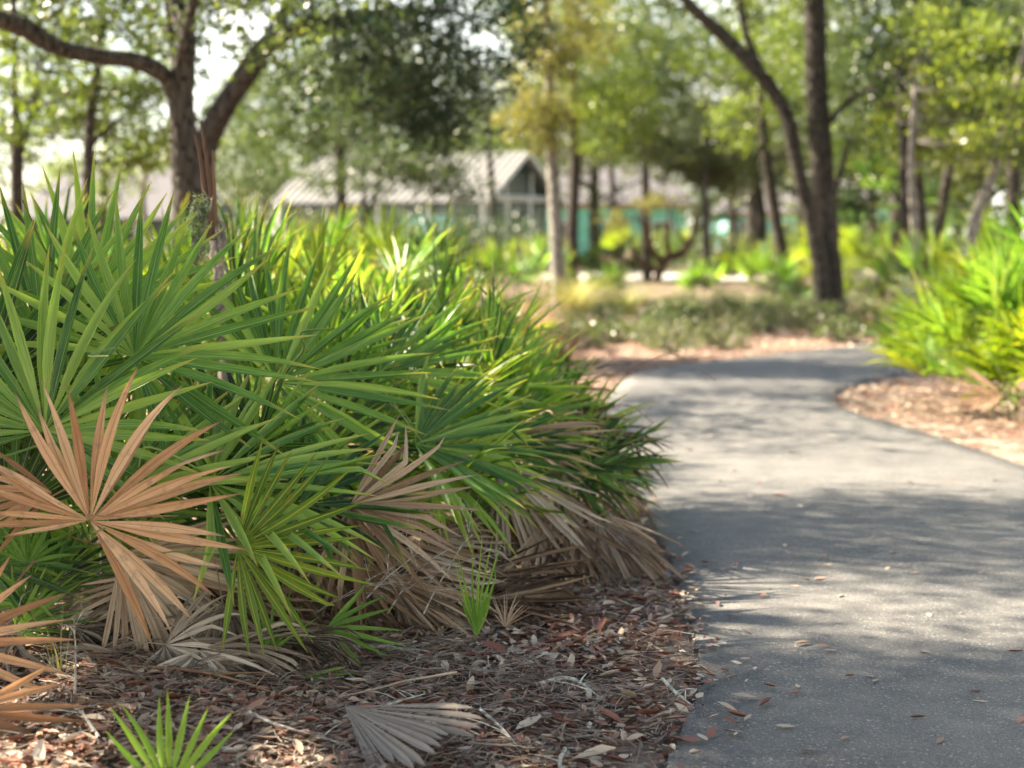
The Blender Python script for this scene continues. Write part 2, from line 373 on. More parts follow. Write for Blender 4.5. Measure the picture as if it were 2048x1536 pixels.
def ragged(P, sgn, amp):
    T = np.gradient(P, axis=0); T /= np.linalg.norm(T, axis=1)[:, None]; Nn = np.c_[-T[:, 1], T[:, 0]]
    n = rg.normal(size=len(P)); n = np.convolve(n, [.25, .5, .25], 'same')
    return P+Nn*(n*amp)[:, None]
Lp, Rp = ragged(Lp, 1, .009), ragged(Rp, 1, .011)
s = np.linspace(0, 1, 13)
Gx = Lp[:, None, :]*(1-s)[None, :, None]+Rp[:, None, :]*s[None, :, None]
Z = np.full(Gx.shape[:2]+(1,), .03); Z[:, 1:-1, 0] += .012*np.sin(s[1:-1]*math.pi)
Vp = np.concatenate([Gx, Z], 2)
lo = Vp[:, :1].copy(); lo[..., 2] = -.06; lo[..., 0] -= .035; hi = Vp[:, -1:].copy(); hi[..., 2] = -.06; hi[..., 0] += .04
Vp = np.concatenate([lo, Vp, hi], 1); nc = Vp.shape[1]
ix = np.arange(NP_*nc).reshape(NP_, nc)
Q = np.stack([ix[:-1, :-1], ix[:-1, 1:], ix[1:, 1:], ix[1:, :-1]], -1).reshape(-1, 4)
p_ = link('path', qmesh('path', Vp.reshape(-1, 3), Q, mat=M['asphalt'])); tag(p_, kind='structure')

def edgeL(y): return np.interp(y, Lp[:, 1], Lp[:, 0])
def edgeR(y): return np.interp(y, Rp[:, 1], Rp[:, 0])
def onpath(x, y, pad=0.):
    """inside path (valid through the bend)"""
    x = np.asarray(x, float); y = np.asarray(y, float)
    inside = (x > edgeL(y)-pad) & (x < edgeR(y)+pad) & (y > 1.5)
    return inside
def ground_z(x, y):
    x = np.asarray(x, float); y = np.asarray(y, float)
    z = wobble(x, y)
    dL = edgeL(y)-x
    bank = np.clip(dL-.05, 0, 1.5)/1.5*np.clip((22-y)/6, 0, 1)
    z = z*np.clip(dL*2, .25, 1) + .10*bank
    z = z+.016*np.clip(1-dL/.5, 0, 1)*(dL > 0)*(y < 16)
    z = np.where(onpath(x, y, -.01), -.03, z*np.where(dL > 0, 1, .6))
    return z
ax_ = np.unique(np.concatenate([np.linspace(-400, -30, 12), np.linspace(-30, -5, 26), np.linspace(-5, 8, 180), np.linspace(8, 30, 24), np.linspace(30, 400, 12)]))
ay_ = np.unique(np.concatenate([np.linspace(-60, 0, 8), np.linspace(0, 3, 8), np.linspace(3, 30, 300), np.linspace(30, 90, 60), np.linspace(90, 700, 20)]))
XX, YY = np.meshgrid(ax_, ay_)
ZZ = ground_z(XX, YY)
Vg = np.stack([XX, YY, ZZ], -1).reshape(-1, 3); n0, n1 = XX.shape
ix = np.arange(n0*n1).reshape(n0, n1)
Q = np.stack([ix[:-1, :-1], ix[:-1, 1:], ix[1:, 1:], ix[1:, :-1]], -1).reshape(-1, 4)
gme = qmesh('ground', Vg, Q, mat=M['ground'])
dL, dR = edgeL(YY)-XX, XX-edgeR(YY)
sandz = np.clip(1-np.abs(dL-.05)/.32, 0, 1)*.62*(YY < 7)+np.clip(1-np.abs(dR-.1)/2.6, 0, 1)**.6*.52*(YY < 17)*(dR > -.2)
grassz = np.clip((YY-20)/5, 0, 1)*.62
zone = np.stack([sandz, grassz, np.zeros_like(sandz)], -1).reshape(-1, 3).astype(np.float32)
za = gme.attributes.new('zone', 'FLOAT_VECTOR', 'POINT'); za.data.foreach_set('vector', zone.ravel())
g_ = link('ground', gme); tag(g_, kind='structure')
pad = link('concrete_pad', qmesh('pad', *box((4.6, 57, .02), (7.2, 14, .12)), mat=M['concrete'], smooth=False)); tag(pad, kind='structure')

# ------------------------------------------------------------------ leaf litter, needles
def fallen(P, L, rng, curl=.5, Wr=.38, tilt=.25, rows=4):
    """curled lying leaves; P (m,3), L (m,)"""
    m = len(P); az = rng.uniform(0, 2*math.pi, m)
    tx = rng.normal(0, tilt, m); ty = rng.normal(0, tilt, m)
    tl = np.linspace(-.5, .5, rows); wd = np.array([.12, .85, 1., .1]) if rows == 4 else np.interp(np.linspace(0, 1, rows), [0, .3, .6, 1], [.1, .9, 1, .05])
    cu = rng.uniform(-.2, 1, m)*curl; tw = rng.normal(0, .25, m)
    out = []
    for i, t_ in enumerate(tl):
        for j in (-1, 0, 1):
            x = t_*L; y = j*wd[i]*L*Wr*.5*np.cos(cu); z = abs(j)*wd[i]*L*Wr*.5*np.sin(cu)*1.2+cu*L*.35*(t_*t_)*1.2+tw*t_*y
            X = x*np.cos(az)-y*np.sin(az); Y = x*np.sin(az)+y*np.cos(az)
            out.append(np.stack([X, Y, z+tx*X+ty*Y], -1))
    V = np.stack(out, 1)+P[:, None]
    nv = rows*3; b = []
    for i in range(rows-1):
        for j in range(2): b.append([i*3+j, i*3+j+1, i*3+j+4, i*3+j+3])
    Q = (np.arange(m)[:, None, None]*nv+np.array(b)[None]).reshape(-1, 4)
    return V.reshape(-1, 3), Q, nv
rg = np.random.default_rng(11)
def patch(x, y, s): return .5+.25*np.sin(x*s+y*s*.7+1)+.25*np.sin(x*s*2.3-y*s*1.9)
def scatter(n, x0, x1, y0, y1, keep):
    x = rg.uniform(x0, x1, n); y = rg.uniform(y0, y1, n); k = keep(x, y); return x[k], y[k]
def left_keep(x, y):
    d = edgeL(y)-x
    dens = np.where(d < .18, .25+.6*patch(x, y, 5), 1.)
    dens = np.where(d < 0, .36*np.exp(d/.05), dens)
    return (d > -.3) & (rg.uniform(0, 1, len(x)) < dens*(.45+.55*patch(x, y, 3)))
Vs, Qs, Rs, n = [], [], [], 0
def add_leaves(x, y, Lm, zup, **kw):
    global n
    L = np.clip(rg.normal(Lm, Lm*.25, len(x)), Lm*.4, Lm*1.8)
    z = np.where(onpath(x, y, -.01), .046, ground_z(x, y)+rg.uniform(.004, zup, len(x)))
    V, Q, nv = fallen(np.stack([x, y, z], -1), L, rg, **kw)
    Vs.append(V); Qs.append(Q+n); n += len(V); Rs.append(np.repeat(rg.uniform(0, 1, len(x))**.8, nv))
add_leaves(*scatter(24000, -2.4, .8, 3.7, 7.0, left_keep), .044, .03, curl=.9, Wr=.42)
add_leaves(*scatter(7000, -3, .8, 7.0, 12, left_keep), .055, .03)
add_leaves(*scatter(11000, -2.4, .8, 3.7, 6.6, left_keep), .016, .034)
add_leaves(*scatter(1100, -2.4, .7, 3.7, 7.5, left_keep), .068, .045, curl=1.)
add_leaves(*scatter(5500, 2.5, 8.5, 8, 17.5, lambda x, y: (x > edgeR(y)-.05) & (rg.uniform(0, 1, len(x)) < .3+.7*patch(x, y, 2)+(x-edgeR(y)))), .045, .03)
add_leaves(*scatter(10000, -2, 12, 13, 30, lambda x, y: ~onpath(x, y, .0) & (rg.uniform(0, 1, len(x)) < .2+.8*patch(x, y, 1))), .09, .04)
lit_ = link('leaf_litter', qmesh('leaf_litter', np.concatenate(Vs), np.concatenate(Qs), rnd=np.concatenate(Rs), mat=M['litter']))
tag(lit_, 'brown and red fallen oak leaves covering the ground beside the path', 'leaf litter', kind='stuff')
# needles
def needles(x, y, L, rng, zup):
    m = len(x); az = rng.uniform(0, 2*math.pi, m); bend = rng.normal(0, .5, m); wdt = .0011
    P = np.stack([x, y, ground_z(x, y)+rng.uniform(.008, zup, m)], -1); rows = 4; out = []
    rise = rng.normal(0, .12, m)
    for t_ in np.linspace(-.5, .5, rows):
        a = az+bend*t_; cx = P[:, 0]+L*t_*np.cos(a); cy_ = P[:, 1]+L*t_*np.sin(a); cz = P[:, 2]+rise*L*t_
        for sgn in (-1, 1): out.append(np.stack([cx-sgn*wdt*np.sin(a), cy_+sgn*wdt*np.cos(a), cz+.0006*sgn], -1))
    V = np.stack(out, 1).reshape(-1, 3)
    b = np.array([[2*i, 2*i+1, 2*i+3, 2*i+2] for i in range(rows-1)])
    return V, (np.arange(m)[:, None, None]*8+b[None]).reshape(-1, 4)
x, y = scatter(34000, -2.4, .6, 3.8, 7.2, lambda x, y: (edgeL(y)-x > .02) & (rg.uniform(0, 1, len(x)) < .08+.9*patch(x+.4, y, 2.2)**2.2+.8*np.exp(-((x+.75)**2/.16+(y-5.25)**2/.06))+.8*np.exp(-((x+.1)**2/.1+(y-5.1)**2/.05))))
V, Q = needles(x, y, rg.uniform(.08, .18, len(x)), rg, .045)
ndl = link('pine_needles', qmesh('pine_needles', V, Q, rnd=np.repeat(rg.uniform(0, 1, len(x)), 8), mat=M['needle']))
tag(ndl, 'thin grey brown dry pine needles lying over the leaf litter', 'pine needles', kind='stuff')

# individual fallen leaves on the asphalt
GL = 'fallen leaves on the asphalt path'
lf_protos = []
for k in range(8):
    V, Q, nv = fallen(np.zeros((1, 3)), np.array([.05]), np.random.default_rng(60+k), curl=.7, tilt=.08)
    V = V-[0, 0, V[:, 2].min()]
    me = qmesh('fallen_leaf', V, Q, rnd=np.full(len(V), [.3, .45, .55, .62, .7, .8, .5, .9][k]), mat=M['litter']); lf_protos.append(me)
leafpx = [(1470, 1130), (1450, 1190), (1525, 1190), (1785, 1105), (1775, 1135), (1830, 1145), (1435, 1205), (1412, 1230), (1490, 1260), (1605, 1285), (1660, 1300), (1645, 1290), (1490, 1315), (1510, 1335), (1465, 1230), (1595, 1370), (1540, 1370), (1590, 1385), (1490, 1392), (1850, 1304), (1858, 1228), (1920, 1225), (1950, 1380), (1960, 1400), (1835, 1433), (2030, 1300), (2040, 1440), (1465, 1463), (1740, 1350), (1752, 1360), (1650, 1110), (1655, 1128), (1700, 1350), (1780, 1070), (1850, 1085), (1610, 1155), (1640, 1155), (1570, 1090), (1720, 975), (1700, 1000), (1820, 965), (1860, 960), (1900, 960), (1790, 980), (1600, 925), (1570, 905), (1520, 965), (1500, 990), (1440, 960), (1470, 940), (1380, 1000), (1410, 985), (1390, 1060), (1360, 1075), (1560, 990), (1600, 1010), (1960, 1000), (1990, 960), (2010, 1010), (1930, 1030), (1420, 870), (1500, 860), (1600, 850), (1660, 870), (1380, 900), (1450, 1135), (1430, 1120), (1745, 1075), (2010, 1085), (1960, 1145), (1680, 1190), (1590, 1170), (1530, 1405), (1690, 1475), (1880, 1480), (1620, 1500), (1570, 1450), (1400, 1350), (1410, 1290)]
for k, (px, py) in enumerate(leafpx):
    r = ray(px, py); P = np.array([0, 0, CAM_H])+r*((CAM_H-.043)/-r[2])
    o = link('fallen_leaf', lf_protos[k % 8]); o.location = (P[0], P[1], .040); o.rotation_euler = (0, 0, rg.uniform(0, 6.28))
    sc_ = rg.uniform(.75, 1.25) if k % 9 else 1.6; o.scale = (sc_,)*3
    tag(o, 'single curled brown oak leaf lying on the grey asphalt path', 'fallen leaf', GL)

# ------------------------------------------------------------------ palmetto fronds
def frond_geo(rng, R, Ns=24, span=230, fold=.45, droop=0., g=(0, 0, -1), var=.06, twist=.25, wmax=.028, cup=.12, fuse=.44, rows=11, asym=.25, limp=1.5, rndlen=.08, kink=.07):
    Vs, UV, RN = [], [], []
    sp_ = R_(span); dth = sp_/Ns; g = unit(g)
    for i in range(Ns):
        th = -sp_/2+sp_*(i+.5)/Ns+rng.normal(0, var*dth*1.5)
        L = R*(1-asym*(abs(th)/(sp_/2))**2.2)*(1+rng.uniform(-rndlen*1.6, rndlen))
        el = cup+rng.normal(0, var)
        d = unit([math.sin(th)*math.cos(el), math.cos(th)*math.cos(el), math.sin(el)])
        s_ = np.array([math.cos(th), -math.sin(th), 0.])
        tw = rng.normal(0, twist); p = d*.004; seg = []
        bk_ = min(1, var/.06); bz = rng.normal(0, .16)*bk_; cz = rng.normal(0, .5)*bk_
        ts = np.linspace(0, 1, rows)**.9; last = 0; rn = rng.uniform(0, 1)
        dr = droop*(1+rng.normal(0, .35)); kt = rng.uniform(.45, .85) if rng.random() < kink else 9; ka = rng.uniform(.5, 1.5)
        for t_ in ts:
            step = (t_-last)*L; last = t_
            p = p+d*step
            if t_ > kt: d = unit(d+g*ka+s_*rng.normal(0, .3)); kt = 9
            if t_ > fuse*.6:
                d = unit(d+g*dr*step/R*limp*(.4+t_)+np.array([0, 0, bz*step/R])+s_*cz*step/R*.35)
            n_ = unit(np.cross(s_, d)); s2 = unit(np.cross(d, n_))
            a = tw*t_*t_; ss = s2*math.cos(a)+n_*math.sin(a); nn_ = unit(np.cross(ss, d))
            r_ = t_*L
            wf = 2*max(r_, .006)*math.tan(min(dth, .6)/2)*.985
            wm = wmax*(1+.0*t_)
            w_ = min(wf, wm) if t_ <= fuse else min(wf, wm)*(1-((t_-fuse)/(1-fuse))**1.8*.97)
            h = w_*.5*fold*(1+.8*max(0, t_-fuse))
            hw = w_*.5*math.sqrt(max(.1, 1-min(.8, fold*fold*.5)))if t_ > fuse else w_*.5
            seg += [p-ss*hw+nn_*h*.5, p-nn_*h*.5, p+ss*hw+nn_*h*.5]
            UV += [(0, t_), (.5, t_), (1, t_)]; RN += [rn]*3
        Vs.append(seg)
    V = np.array(Vs).reshape(-1, 3); b = []
    for i in range(rows-1):
        for j in range(2): b.append([i*3+j, i*3+j+1, i*3+j+4, i*3+j+3])
    Q = (np.arange(Ns)[:, None, None]*rows*3+np.array(b)[None]).reshape(-1, 4)
    return V, Q, np.array(UV), np.array(RN)
GREEN, DEAD, FRESH, BROAD = [], [], [], []
for k in range(20):
    V, Q, UV, RN = frond_geo(np.random.default_rng(100+k), 1., 18+k % 8, 115+17*(k % 7), fold=.8, fuse=.37, droop=.15+.1*(k % 4), var=.12, twist=.5, wmax=.064, cup=.05+.08*(k % 4), g=(.15*(k % 3-1), -.3, -1), rndlen=.11)
    GREEN.append(qmesh('frond', V, Q, UV, RN))
def fm(seed, mat, **kw):
    V, Q, UV, RN = frond_geo(np.random.default_rng(seed), **kw); return qmesh('frond', V, Q, UV, RN, M[mat])
def setmats(me, mat):
    c = me.copy(); c.materials.clear(); c.materials.append(M[mat]); return c
G_ALL = {k: [setmats(m_, k) for m_ in GREEN] for k in ('green', 'yellowgreen', 'fresh', 'sunny')}

def basis(axis, normal):
    y = unit(axis); z = unit(np.asarray(normal)-y*np.dot(normal, y)); x = np.cross(y, z)
    return Matrix(((x[0], y[0], z[0]), (x[1], y[1], z[1]), (x[2], y[2], z[2])))
def put_frond(root, hub, axis, normal, R, me, base, stem='stem_green', bow=.25, r0=.006, label=None):
    hub = np.asarray(hub, float); rb = np.array(root.location)
    o = link('frond', me, root); Mx = basis(axis, normal).to_4x4()
    o.matrix_local = Matrix.Translation(Vector(hub-rb)) @ Mx @ Matrix.Scale(R, 4)
    if label: o['label'] = label
    if base is not None:
        base = np.asarray(base, float); d = hub-base; L = np.linalg.norm(d)
        mid_ = (base+hub)/2+np.array([0, 0, 1.])*L*bow*.4-unit(axis)*0+np.array([-.02, 0, 0])
        c2 = hub-unit(axis)*L*.25 if np.dot(unit(axis), unit(d)) > 0 else hub-unit(d)*L*.25
        V, Q = tube(np.array([[*base, r0*1.5], [*((base+mid_)/2), r0*1.25], [*mid_, r0*1.1], [*(c2*.6+mid_*.4), r0], [*hub, r0*.75]]), 0, 6, 4, flat=.6)
        inv = o.matrix_local.inverted()
        A = np.array(inv)[:3, :3]; tv = np.array(inv)[:3, 3]
        V2 = (V-rb)@A.T+tv
        link('petiole', qmesh('petiole', V2, Q, mat=M[stem]), o)
    return o
def scr_axis(ang, normal):
    v = np.array([math.cos(R_(ang)), 0, math.sin(R_(ang))]); n_ = unit(normal)
    return unit(v-n_*np.dot(v, n_))
def nrm(yaw, pit):   # normal that faces the viewer, turned right by yaw and up by pit
    return np.array([math.sin(R_(yaw))*math.cos(R_(pit)), -math.cos(R_(yaw))*math.cos(R_(pit)), math.sin(R_(pit))])

rc = random.Random(7)
GP = 'saw palmettos in the bank left of the path'
def clump(bx, by, nf, h, lean, label, dead=3, group=GP, Rm=.46, tmax=72, fmat='green', mixy=.12, az0=None, azw=180, seed=1, deadmat=('brown',), pfirst='green', deadz=.35):
    r = random.Random(seed); z0 = float(ground_z(bx, by))
    root = empty('saw_palmetto', (bx, by, z0), label, 'palmetto', group)
    for k in range(nf):
        az = r.uniform(-180, 180) if az0 is None else az0+r.uniform(-azw, azw)
        tau = tmax*((k+.5)/nf)**.8+r.uniform(-6, 6)
        d = np.array([math.sin(R_(tau))*math.cos(R_(az)), math.sin(R_(tau))*math.sin(R_(az)), math.cos(R_(tau))])
        d = unit(d+np.array([lean[0], lean[1], 0]))
        ell = h*r.uniform(.78, 1.08)*(1-.18*math.sin(R_(tau)))
        b0 = np.array([bx+r.uniform(-.1, .1), by+r.uniform(-.1, .1), z0])
        hub = b0+d*ell; hub[2] = max(hub[2], .28)
        axd = unit(d+np.array([r.uniform(-.25, .25), r.uniform(-.25, .25), r.uniform(-.25, .2)]))
        # upper face looks to the sky and back over the plant's heart, some turned to the light
        n_ = np.array([-d[0]*.5+r.uniform(-.6, .6), -d[1]*.5-(.35 if by > 6.5 else .55)+r.uniform(-.5, .5), .85+r.uniform(-.2, .4)])
        mk = fmat if r.random() > mixy else 'yellowgreen'
        me = r.choice(G_ALL[mk])
        put_frond(root, hub, axd, n_, Rm*r.uniform(.82, 1.12), me, b0)
    for k in range(dead):
        az = r.uniform(-150, 20); d = unit([math.cos(R_(az)), math.sin(R_(az)), r.uniform(-.1, .35)])
        b0 = np.array([bx, by, z0+.05]); hub = b0+d*r.uniform(.3, .5); hub[2] = r.uniform(.2, deadz+.15)
        mt = r.choice(deadmat)
        me = DEADM[mt][r.randrange(len(DEADM[mt]))]
        put_frond(root, hub, unit([d[0], d[1], -.35+r.uniform(-.3, .3)]), (r.uniform(-.3, .3), -.5, 1), Rm*r.uniform(.8, 1.05), me, b0, 'stem_brown')
    return root
def dmesh(seed, mat, **kw):
    a = dict(R=1., Ns=22, kink=.4, span=150, fold=.8, droop=.9, var=.12, twist=.7, wmax=.055, cup=.0, fuse=.3, g=(0, .2, -1), rndlen=.12); a.update(kw)
    return fm(seed, mat, **a)
DEADM = {'brown': [dmesh(300+k, 'brown', span=110+20*k, droop=.5+.25*(k % 3)) for k in range(6)],
         'grey': [dmesh(320+k, 'grey', span=90+25*k, droop=.8+.2*(k % 3), twist=1.) for k in range(4)]}

# --- near bank, plant by plant
bank = [
 # bx, by, nf, h, lean, dead, seed, label
 (-1.95, 5.9, 14, .98, (.1, -.05), 2, 21, 'tall saw palmetto at the left edge of the photo, bluish green fronds standing up'),
 (-.78, 6.9, 15, .92, (.12, .0), 1, 24, 'saw palmetto in the middle of the bank reaching right over brown dead fans'),
 (-1.25, 6.9, 14, 1.0, (.1, 0), 1, 25, 'upright saw palmetto around the broken brown stump in the bank'),
 (-.3, 7.6, 13, .76, (.28, -.0), 1, 26, 'saw palmetto with long grey brown dead fronds hanging down beside the path edge'),
 (-2.15, 7.6, 13, 1.05, (.08, 0), 0, 27, 'saw palmetto behind the left edge plant, below the long oak limb'),
 (-1.35, 8.3, 16, 1.14, (.12, 0), 0, 28, 'dense green saw palmetto just right of the oak trunk in the bank'),
 (-.6, 8.4, 17, .94, (.30, -.05), 2, 29, 'dark green saw palmetto leaning right over the middle of the path side'),
 (.0, 8.1, 11, .48, (.42, -.05), 4, 30, 'low dark saw palmetto with thin fronds sticking out over the asphalt'),
 (-2.7, 9.3, 12, 1.1, (.05, 0), 0, 31, 'saw palmetto far left in the bank under the thin leaning tree'),
 (-1.75, 9.9, 16, 1.15, (.12, 0), 0, 32, 'yellow tinged saw palmetto in front of the white roof left end'),
 (-1.0, 10.0, 17, 1.08, (.28, 0), 0, 33, 'light flecked saw palmetto in front of the white roof middle'),
 (-.42, 10.3, 15, .66, (.42, 0), 3, 34, 'saw palmetto with brown stalks at the far right shoulder of the bank'),
 (-2.6, 11.6, 12, 1.15, (.1, 0), 0, 35, 'blurred saw palmetto at the back left of the bank'),
 (-1.6, 12.0, 14, 1.2, (.15, 0), 0, 36, 'blurred lime green saw palmetto on the skyline of the bank'),
 (-.9, 12.6, 14, 1.12, (.25, 0), 2, 37, 'blurred saw palmetto at the back right of the bank below the gable'),
 (-.4, 12.2, 10, .45, (.35, 0), 3, 38, 'low saw palmetto with many dead fans behind the bank shoulder'),
]
for b in bank:
    clump(b[0], b[1], b[2], b[3], b[4], b[7], dead=b[5], seed=b[6], mixy=.1 if b[1] < 9 else .3, deadmat=('brown', 'brown', 'grey'))

# --- the two front plants carry hand-placed fronds
pA = empty('saw_palmetto', (-1.36, 5.55, float(ground_z(-1.36, 5.55))), 'front left saw palmetto holding the big copper brown fan frond', 'palmetto', GP)
pB = empty('saw_palmetto', (-.98, 5.75, float(ground_z(-.98, 5.75))), 'front saw palmetto with yellow lined green fan and brown fan, right of the copper frond', 'palmetto', GP)
pC = empty('saw_palmetto', (-.25, 6.75, float(ground_z(-.25, 6.75))), 'saw palmetto whose pale brown dead fronds droop in a curtain next to the asphalt', 'palmetto', GP)
pD = empty('saw_palmetto', (-1.55, 4.75, float(ground_z(-1.55, 4.75))), 'dry tan saw palmetto fan poking in at the lower left corner', 'palmetto', GP)
def hero(root, px, py, Y, ang, R, yaw, pit, mat, seed, span=230, Ns=24, label=None, stem='stem_green', base=None, r0=.006, **kw):
    a = dict(R=1., Ns=Ns, span=span, fold=.78, fuse=.40, droop=.12, var=.08, twist=.32, wmax=.066, cup=.1); a.update(kw)
    if mat in ('brown', 'grey'): a.setdefault('kink', .3)
    me = fm(seed, mat, **a); n_ = nrm(yaw, pit); b = np.array(root.location) if base is None else np.array(base)
    b = b+np.array([rc.uniform(-.07, .07), rc.uniform(-.07, .07), 0])
    return put_frond(root, at(px, py, Y), scr_axis(ang, n_), n_, R, me, b, stem or 'stem_brown', label=label, r0=r0)
# greens
hero(pA, 268, 712, 5.25, 50, 0.585, 10, 25, 'green', 401, 265, 28)
hero(pA, 90, 862, 5.0, 72, 0.608, -5, 22, 'green', 402, 255, 27)
hero(pA, 85, 690, 5.6, 105, 0.585, 5, 20, 'green', 403, 230, 25)
hero(pA, 248, 975, 5.05, 68, 0.550, 10, 38, 'green', 404, 150, 16, wmax=.075)
hero(pA, 420, 965, 5.15, 22, 0.585, 15, 55, 'green', 405, 200, 24)
hero(pA, -40, 790, 5.2, 75, 0.585, 10, 25, 'green', 406, 220, 24)
hero(pA, 175, 640, 5.9, 92, 0.608, 0, 20, 'green', 407, 200, 22)
hero(pA, 20, 1030, 5.25, 100, 0.468, 0, 10, 'green', 408, 200, 20)
hero(pA, 55, 1128, 5.3, 70, .17, 10, 30, 'fresh', 409, 190, 12, wmax=.12)
hero(pB, 555, 765, 5.9, 38, 0.608, 15, 30, 'green', 410, 220, 25)
hero(pB, 475, 1095, 4.95, -8, .40, 12, 12, 'yellowgreen', 411, 185, 19, wmax=.075, label='yellow lined green fan frond')
hero(pB, 690, 790, 6.3, 80, 0.257, 0, 20, 'green', 414, 150, 14)
hero(pB, 600, 1010, 5.5, 5, 0.468, 10, 62, 'green', 415, 180, 20)
hero(pC, 830, 888, 6.2, 14, .56, 20, 48, 'green', 417, 170, 22)
hero(pC, 850, 915, 6.3, -25, .50, 10, 40, 'green', 418, 130, 18, droop=.35)
hero(pC, 760, 745, 6.6, 45, .52, 15, 40, 'green', 419, 180, 22)
hero(pC, 900, 800, 7.2, 30, .50, 20, 50, 'green', 420, 170, 22)
hero(pC, 1185, 940, 7.3, -2, .33, 10, 30, 'green', 421, 260, 26, wmax=.045, droop=.02)
hero(pC, 1010, 850, 7.4, 15, .5, 20, 55, 'green', 422, 150, 20)
hero(pC, 960, 900, 6.9, 2, .5, 20, 60, 'green', 423, 150, 20)
# dead ones
hero(pA, 180, 1042, 4.72, 30, .43, 14, 4, 'copper', 437, 196, 20, 'large flat copper brown fan frond', 'stem_brown', base=at(165, 1330, 5.15), fold=.6, droop=.2, g=(.81, -.59, -.25), kink=0., wmax=.078, twist=.75, cup=.05, var=.18, fuse=.42, asym=.08, rndlen=.1)
hero(pA, 178, 1040, 4.70, 170, .30, 5, 10, 'copper', 462, 55, 6, 'short left leaflets of the copper fan', None, fold=.8, droop=.1, twist=.8, wmax=.12)
hero(pA, 105, 985, 4.95, 188, .33, 0, 20, 'copper', 432, 95, 9, None, 'stem_brown', twist=.8, droop=.2, fold=.8)
hero(pA, 240, 1110, 5.25, -38, .46, 15, 20, 'brown', 433, 125, 20, None, 'stem_brown', droop=.2, fold=.7, fuse=.5)
hero(pA, 290, 1120, 5.5, -62, .42, 0, 20, 'brown', 434, 150, 20, None, 'stem_brown', droop=.25, fold=.7, fuse=.4)
hero(pB, 700, 1010, 5.5, -28, .45, 15, 5, 'brown', 435, 190, 24, 'brown fan frond in the middle of the bank', 'stem_brown', droop=.14, fold=.7, wmax=.06, twist=.5, fuse=.4)
hero(pB, 620, 1098, 5.75, -30, .58, 5, 20, 'brown', 436, 80, 18, None, 'stem_brown', droop=.12, fold=.8, twist=.6, wmax=.045)
hero(pB, 700, 1130, 5.9, -42, .50, 5, 20, 'brown', 437, 90, 18, None, 'stem_brown', droop=.12, fold=.8, twist=.6, wmax=.045)
hero(pB, 800, 1085, 6.1, -60, .45, 5, 20, 'brown', 438, 100, 18, None, 'stem_brown', droop=.2, fold=.8, twist=.6, wmax=.045)
hero(pC, 1000, 930, 6.7, -62, .56, 0, 20, 'grey', 441, 85, 18, 'grey brown drooping dead frond', 'stem_brown', droop=.35, fold=.9, twist=.8, wmax=.06, g=(.0, -.1, -1))
hero(pC, 965, 945, 6.8, -85, .46, 0, 20, 'brown', 442, 60, 14, None, 'stem_brown', droop=.4, fold=.9, twist=.8, wmax=.06)
hero(pC, 1195, 1040, 6.7, -62, .46, 5, 20, 'grey', 443, 80, 18, None, 'stem_brown', droop=.5, fold=.9, twist=.7, wmax=.06)
hero(pC, 1235, 1055, 6.8, -75, .40, 5, 20, 'brown', 444, 70, 14, None, 'stem_brown', droop=.5, fold=.9, twist=.7, wmax=.06)
hero(pC, 925, 1155, 6.15, -8, .54, 5, 55, 'brown', 445, 62, 15, None, 'stem_brown', droop=.12, fold=.9, twist=.7, wmax=.05)
hero(pC, 960, 1200, 6.0, -14, .42, 5, 60, 'brown', 446, 80, 16, None, 'stem_brown', droop=.1, fold=.9, twist=.7, wmax=.05)
hero(pC, 1000, 870, 7.2, -12, .52, 5, 45, 'brown', 447, 60, 12, None, 'stem_brown', droop=.2, fold=.9, twist=.5, wmax=.05)
hero(pC, 1060, 850, 7.8, 2, .50, 5, 45, 'brown', 448, 50, 12, None, 'stem_brown', droop=.1, fold=.9, twist=.5, wmax=.05)
hero(pC, 1060, 775, 8.6, 2, .48, 5, 45, 'brown', 449, 50, 12, None, 'stem_brown', droop=.1, fold=.9, twist=.5, wmax=.05)
for k, (px, py, Y, ang, span) in enumerate([(330, 1290, 5.05, -35, 190), (400, 1300, 5.0, -75, 170), (250, 1310, 5.1, -120, 120), (360, 1340, 4.95, -60, 150), (470, 1290, 5.1, -40, 120)]):
    hero(pA, px, py, Y, ang, .30, 0, 40, 'grey', 450+k, span, 18, 'weathered grey collapsed frond' if k == 0 else None, 'stem_grey', droop=.9, fold=.9, twist=1.1, wmax=.075, cup=.35)
hero(pD, -110, 1290, 4.45, -6, .335, 12, 25, 'copper', 460, 170, 12, None, 'stem_brown', droop=.08, fold=.7, twist=.5, wmax=.085)
hero(pD, -60, 1420, 4.3, -25, .30, 12, 30, 'copper', 461, 120, 9, None, 'stem_brown', droop=.1, fold=.7, twist=.5, wmax=.085)

for k in range(22):       # green stems and young fans crowding the foot of the front plants
    px = rc.uniform(-60, 620); Y = rc.uniform(5.4, 6.0); py = rc.uniform(860, 1150); a = rc.uniform(30, 150)
    hero(pA if px < 230 else pB, px, py, Y, a, rc.uniform(.3, .42), rc.uniform(-20, 20), rc.uniform(10, 60), 'green', 570+k, rc.uniform(120, 200), 16, wmax=.08)
for k in range(9):
    px = rc.uniform(210, 560); Y = rc.uniform(5.3, 5.8); py = rc.uniform(1100, 1260)
    hero(pA if px < 300 else pB, px, py, Y, rc.uniform(-130, -20), rc.uniform(.3, .42), rc.uniform(-20, 20), rc.uniform(0, 40), rc.choice(['brown', 'brown', 'grey']), 585+k, rc.uniform(70, 150), 16, None, 'stem_brown', wmax=.06, fold=.9, droop=.4, twist=.8)

